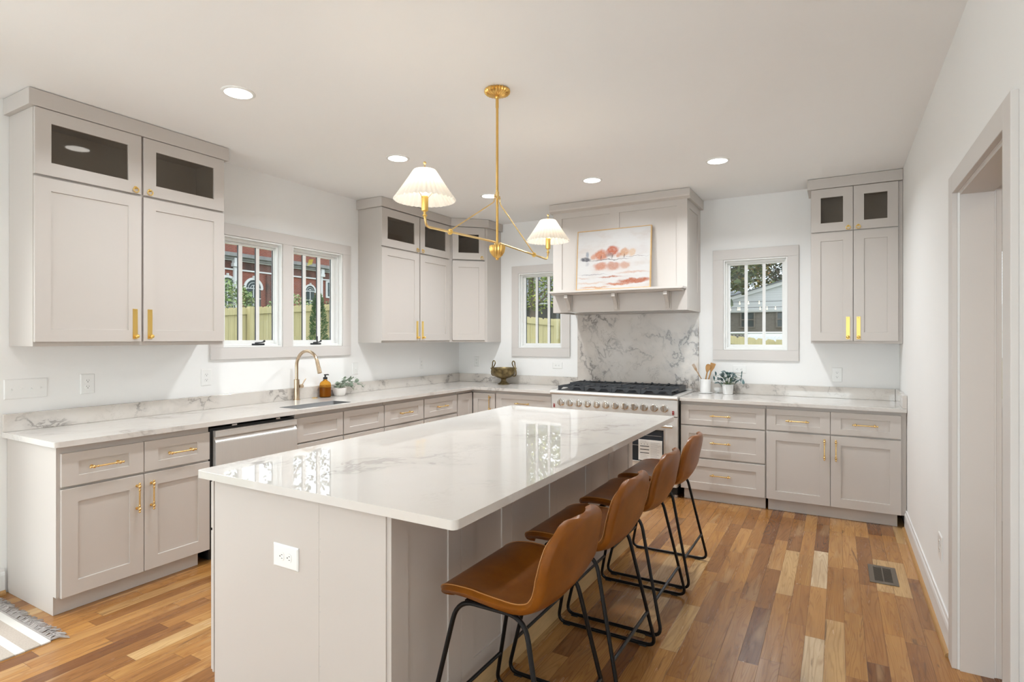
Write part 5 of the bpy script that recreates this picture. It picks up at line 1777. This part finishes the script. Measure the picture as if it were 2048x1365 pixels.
b = MB(); b.rings([[(-12, 24.0, 2.6), (2.2, 24.0, 2.6), (2.2, 24.1, 2.5), (-12, 24.1, 2.5)], [(-12, 28.5, 4.12), (2.2, 28.5, 4.12), (2.2, 28.6, 4.0), (-12, 28.6, 4.0)]], True, True, True); shift(b, r).build('main_roof', M['shingle'], r)
for (x0, x1) in ((.27, .79), (1.77, 2.30), (-2.0, -1.4), (3.6, 4.2)):
    b = MB(); ring_boxes(b, x0 - .06, x1 + .06, 1.91, 2.66, x0, x1, 1.97, 2.60, 21.98, 22.05); b.box(x0, 21.985, 2.27, x1, 22.04, 2.31)
    f = shift(b, r).build('window', M['tanbrick'], r)
    b = MB(); b.box(x0, 22.03, 1.97, x1, 22.06, 2.60); shift(b, r).build('pane', M['darkpane'], f)
B_('porch_post', M['extwhite'], (.50, 21.2, -.5, .61, 21.31, 2.68))
B_('porch_beam', M['extwhite'], (-3.0, 21.15, 2.62, 7.0, 21.36, 2.70))

# ---- outbuilding beyond the back fence, left
r = thing('outbuilding', 'dark low outbuilding with a grey roof behind the back fence, left of the hood', 'shed', (-4.5, 11, .4))
B_('wall', M['darkwall'], (-9.0, 11.0, .2, .3, 14, 2.58))
B_('gutter', M['extwhite'], (-9.1, 10.8, 2.56, .4, 10.98, 2.64))
b = MB(); b.rings([[(-9.1, 10.75, 2.66), (.4, 10.75, 2.66), (.4, 10.8, 2.6), (-9.1, 10.8, 2.6)], [(-9.1, 14.2, 4.1), (.4, 14.2, 4.1), (.4, 14.25, 4.0), (-9.1, 14.25, 4.0)]], True, True, True); shift(b, r).build('roof', M['shingle'], r)

# ---- chain-link fence and a covered trailer
r = thing('wire_fence', 'chain-link wire fence just beyond the back board fence', 'fence', (3.0, 8.0, ground_z(3, 8)))
gz = ground_z(3, 8)
b = MB(); b.tube([(0.5, 8, 1.565), (7.5, 8, 1.565)], .021, 8); shift(b, r).build('top_rail', M['galv'], r, smooth=True)
b = MB()
for x in (1.0, 3.45, 5.9):
    b.tube([(x, 8, gz), (x, 8, 1.60)], .026, 8)
shift(b, r).build('post', M['galv'], r, smooth=True)
b = MB()
for i in range(90):
    x = .5 + i * .075
    for s in (-1, 1):
        x2 = x + s * .62
        b.tube([(x, 8.0 + s * .004, 1.55), (x2, 8.0 + s * .004, .93)], .0022, 4)
shift(b, r).build('wire_mesh', M['galv'], r)
r = thing('covered_cart', 'low white tarpaulin-covered cart behind the board fence', 'cart', (2.75, 9.0, ground_z(2.75, 9)))
b = MB(); gz = ground_z(2.75, 9)
rings_ = []
for z, k in ((gz + .01, 1.0), (gz + 1.2, 1.0), (1.46, .97), (1.545, .85), (1.575, .55), (1.585, .2)):
    rings_.append([(2.75 + .62 * k * math.copysign(abs(math.cos(a)) ** .5, math.cos(a)), 9.0 + .4 * k * math.copysign(abs(math.sin(a)) ** .5, math.sin(a)), z) for a in [2 * PI * i / 28 for i in range(28)]])
b.rings(rings_, True, True, True); shift(b, r).build('tarpaulin', M['tarp'], r, smooth=True)

# ---- festoon lights
for (yy, z0, x0, xs_, lab) in ((5.45, 1.975, 2.2, (2.354, 2.49, 2.52, 2.65, 2.87, 2.985, 3.124, 1.9, 1.6, 3.4, 3.7, 4.0), 'lower string of warm bulbs strung across the yard before the back fence'),
                          (5.30, 2.075, 2.4, (2.54, 2.69, 2.87, 2.945, 2.2, 1.8, 3.3, 3.6, 3.9), 'upper string of warm bulbs strung across the yard before the back fence')):
    r = thing('string_light', lab, 'string lights', (3.0, yy, ground_z(3, yy)), 0, 'festoon lights in the back yard')
    b = MB(); b.tube([(.8 + i * .25, yy, z0 + .035 + .014 * ((i - 8) / 8) ** 2) for i in range(17)], .004, 6); shift(b, r).build('cable', M['rubber'], r, smooth=True)
    b = MB()
    for x in (.8, 4.8): b.box(x - .03, yy - .03, ground_z(x, yy), x + .03, yy + .03, z0 + .10)
    shift(b, r).build('pole', M['fence'], r)
    for x in xs_:
        b = MB(); b.sphere((x, yy, z0), .0125, seg=10); b.tube([(x, yy, z0 + .014), (x, yy, z0 + .045)], .005, 6)
        shift(b, r).build('bulb', M['string'], r, smooth=True)


# ---- trees and shrubs
def foliage(b, c, rad, n, size, rng, dens=.55):
    for _ in range(n):
        while True:
            v = Vector((rng.uniform(-1, 1), rng.uniform(-1, 1), rng.uniform(-1, 1)))
            if .15 < v.length < 1: break
        v = v * (v.length ** -dens if v.length > .2 else 1)
        if v.length > 1.05: v = v.normalized() * rng.uniform(.8, 1.05)
        p = Vector((c[0] + v.x * rad[0], c[1] + v.y * rad[1], c[2] + v.z * rad[2]))
        q = mnoise.noise(p * (2.2 / max(rad)))
        if q < -.30: continue
        d = Vector((rng.uniform(-1, 1), rng.uniform(-1, 1), rng.uniform(-.8, .6)))
        s = size * rng.uniform(.6, 1.3)
        b.quad_leaf(p, d, (rng.uniform(-.5, .5), rng.uniform(-.5, .5), 1), s, s * .6)


def tree(label, x, y, H, trunk_r, crowns, mat, n, size, seed, branches=6, name='tree', cat='tree'):
    rng = random.Random(seed)
    gz = ground_z(x, y)
    r = thing(name, label, cat, (x, y, gz))
    b = MB()
    top = gz + H * .8
    lean = rng.uniform(-.3, .3)
    b.tube([(x, y, gz), (x + lean * .3, y, gz + H * .3), (x + lean, y + .1, gz + H * .55), (x + lean * 1.3, y, top)], [trunk_r, trunk_r * .8, trunk_r * .5, trunk_r * .15], 8)
    for k in range(branches):
        z = gz + H * rng.uniform(.25, .7); a = rng.uniform(0, 2 * PI); L_ = min(H * rng.uniform(.18, .36), max(c_[3] for c_ in crowns) * .8)
        p0 = Vector((x + lean * (z - gz) / H * 1.6, y, z))
        p1 = p0 + Vector((math.cos(a) * L_ * .5, math.sin(a) * L_ * .5, L_ * .35)); p2 = p0 + Vector((math.cos(a) * L_, math.sin(a) * L_, L_ * .95))
        b.tube([p0, p1, p2], [trunk_r * .4, trunk_r * .25, trunk_r * .07], 6)
        for _ in range(3):
            q = p0.lerp(p2, rng.uniform(.4, 1)); e = Vector((rng.uniform(-1, 1), rng.uniform(-1, 1), rng.uniform(-.2, .9))) * L_ * .4
            b.tube([q, q + e * .6 + Vector((0, 0, .05)), q + e], [trunk_r * .13, trunk_r * .08, trunk_r * .03], 5)
    shift(b, r).build('trunk', M['bark'], r, smooth=True)
    b = MB()
    for (dx, dy, dz, rx, ry, rz, w) in crowns: foliage(b, (x + dx, y + dy, gz + dz), (rx, ry, rz), int(n * w), size, rng)
    shift(b, r).build('foliage', M[mat], r, normals=False)
    return r

# column conifer in front of the left fence
rng = random.Random(21)
x, y = -5.5, 2.61; gz = ground_z(x, y)
r = thing('column_conifer', 'slim green columnar conifer standing before the left fence', 'conifer', (x, y, gz))
b = MB(); b.tube([(x, y, gz), (x, y, gz + 1.9)], [.04, .01], 8); shift(b, r).build('trunk', M['bark'], r)
b = MB()
for _ in range(5200):
    t = rng.random() ** .8
    z = gz + .05 + t * 2.12
    rad = .33 * (1 - t) ** .55 * (.85 + .25 * mnoise.noise(Vector((t * 9, 3.1, 0)))) + .01
    a = rng.uniform(0, 2 * PI); q = rad * rng.uniform(.55, 1.05)
    p = Vector((x + q * math.cos(a), y + q * math.sin(a), z))
    d = Vector((math.cos(a), math.sin(a), rng.uniform(.3, 1.6)))
    b.quad_leaf(p, d, (rng.uniform(-1, 1), rng.uniform(-1, 1), .4), rng.uniform(.03, .065), .014)
shift(b, r).build('foliage', M['lf_ever'], r, normals=False)

def shrub(label, c, rad, n, size, mat, seed):
    rng = random.Random(seed)
    gz = ground_z(c[0], c[1])
    r = thing('shrub', label, 'shrub', (c[0], c[1], gz))
    b = MB()
    for k in range(7):
        a = rng.uniform(0, 2 * PI)
        b.tube([(c[0], c[1], gz), (c[0] + rad[0] * .3 * math.cos(a), c[1] + rad[1] * .3 * math.sin(a), c[2] - rad[2] * .5), (c[0] + rad[0] * .7 * math.cos(a), c[1] + rad[1] * .7 * math.sin(a), c[2] + rad[2] * rng.uniform(.1, .7))], [.03, .02, .006], 6)
    shift(b, r).build('stem', M['bark'], r)
    b = MB(); foliage(b, c, rad, n, size, rng)
    shift(b, r).build('foliage', M[mat], r, normals=False)

shrub('leafy vine-like shrub topping the left fence below the arched brick windows', (-8.3, 2.35, 1.9), (.6, .75, .95), 4200, .075, 'lf_vine', 31)
shrub('leafy shrub behind the left fence, nearer the house', (-8.4, .90, 1.7), (.6, .50, .85), 2400, .075, 'lf_vine', 32)
shrub('small leafy shrub behind the left fence beside the conifer', (-8.4, 4.25, 1.9), (.5, .75, .75), 2600, .07, 'lf_vine', 33)
shrub('leafy shrub behind the left fence, farthest along', (-8.6, 5.75, 1.8), (.5, .55, .7), 1500, .08, 'lf_dark', 34)

tree('tall thin-leaved tree rising behind the brick building', -36, 18.5, 17, .35, [(0, 0, 12, 3.6, 3.6, 4.2, 1)], 'lf_dark', 1500, .42, 41, 12)
tree('second thin-leaved tree rising behind the brick building', -37, 28.5, 16, .35, [(0, 0, 11.5, 3.2, 3.2, 3.8, 1)], 'lf_dark', 1300, .42, 42, 12)
tree('yellow-green tree just beyond the back fence, left of the hood', -2.9, 7.6, 7.2, .10, [(0, 0, 4.2, 1.7, 1.3, 2.3, 1), (-.9, .2, 5.4, 1.6, 1.2, 1.6, .6)], 'lf_bright', 9000, .095, 43, 9)
tree('bright leafy tree beyond the back fence behind the outbuilding', -6.4, 17.5, 10.5, .2, [(0, 0, 6.5, 3.2, 2.2, 3.8, 1)], 'lf_bright', 3200, .32, 44, 8)
tree('dark leafy tree beyond the back fence behind the outbuilding', -.3, 17.5, 10.0, .2, [(0, 0, 6.2, 2.4, 2.0, 3.6, 1)], 'lf_dark', 2400, .30, 45, 8)
for k, (x, y, H, mat, lab) in enumerate(((-6.4, 33, 11, 'lf_dark', 'dark tree behind the neighbouring house, leftmost'), (-1.3, 33, 12, 'lf_autumn', 'autumn-tinted tree behind the grey roof of the neighbouring house'),
                                         (3.0, 33, 12, 'lf_dark', 'dark leafy tree rising behind the white gable peak'), (7.4, 33, 11, 'lf_autumn', 'autumn-tinted tree behind the neighbouring house, rightmost'))):
    tree(lab, x, y, H, .28, [(0, 0, 4.2, 2.05, 1.6, 2.8, .9), (0, .3, 7.6, 2.05, 1.6, 3.2, 1)], mat, 5200, .22, 50 + k, 14)
for k, (x, mat, lab) in enumerate(((-5.2, 'lf_autumn', 'tall tree of the farther row behind the neighbouring house, on the left'), (1.2, 'lf_dark', 'tall dark tree of the farther row behind the neighbouring house, in the middle'),
                                   (7.6, 'lf_dark', 'tall tree of the farther row behind the neighbouring house, on the right'))):
    tree(lab, x, 39.5, 14, .3, [(0, 0, 4.6, 2.5, 1.8, 3.2, 1), (0, .2, 9.2, 2.5, 1.8, 4.0, 1.1)], mat, 4200, .26, 70 + k, 14)
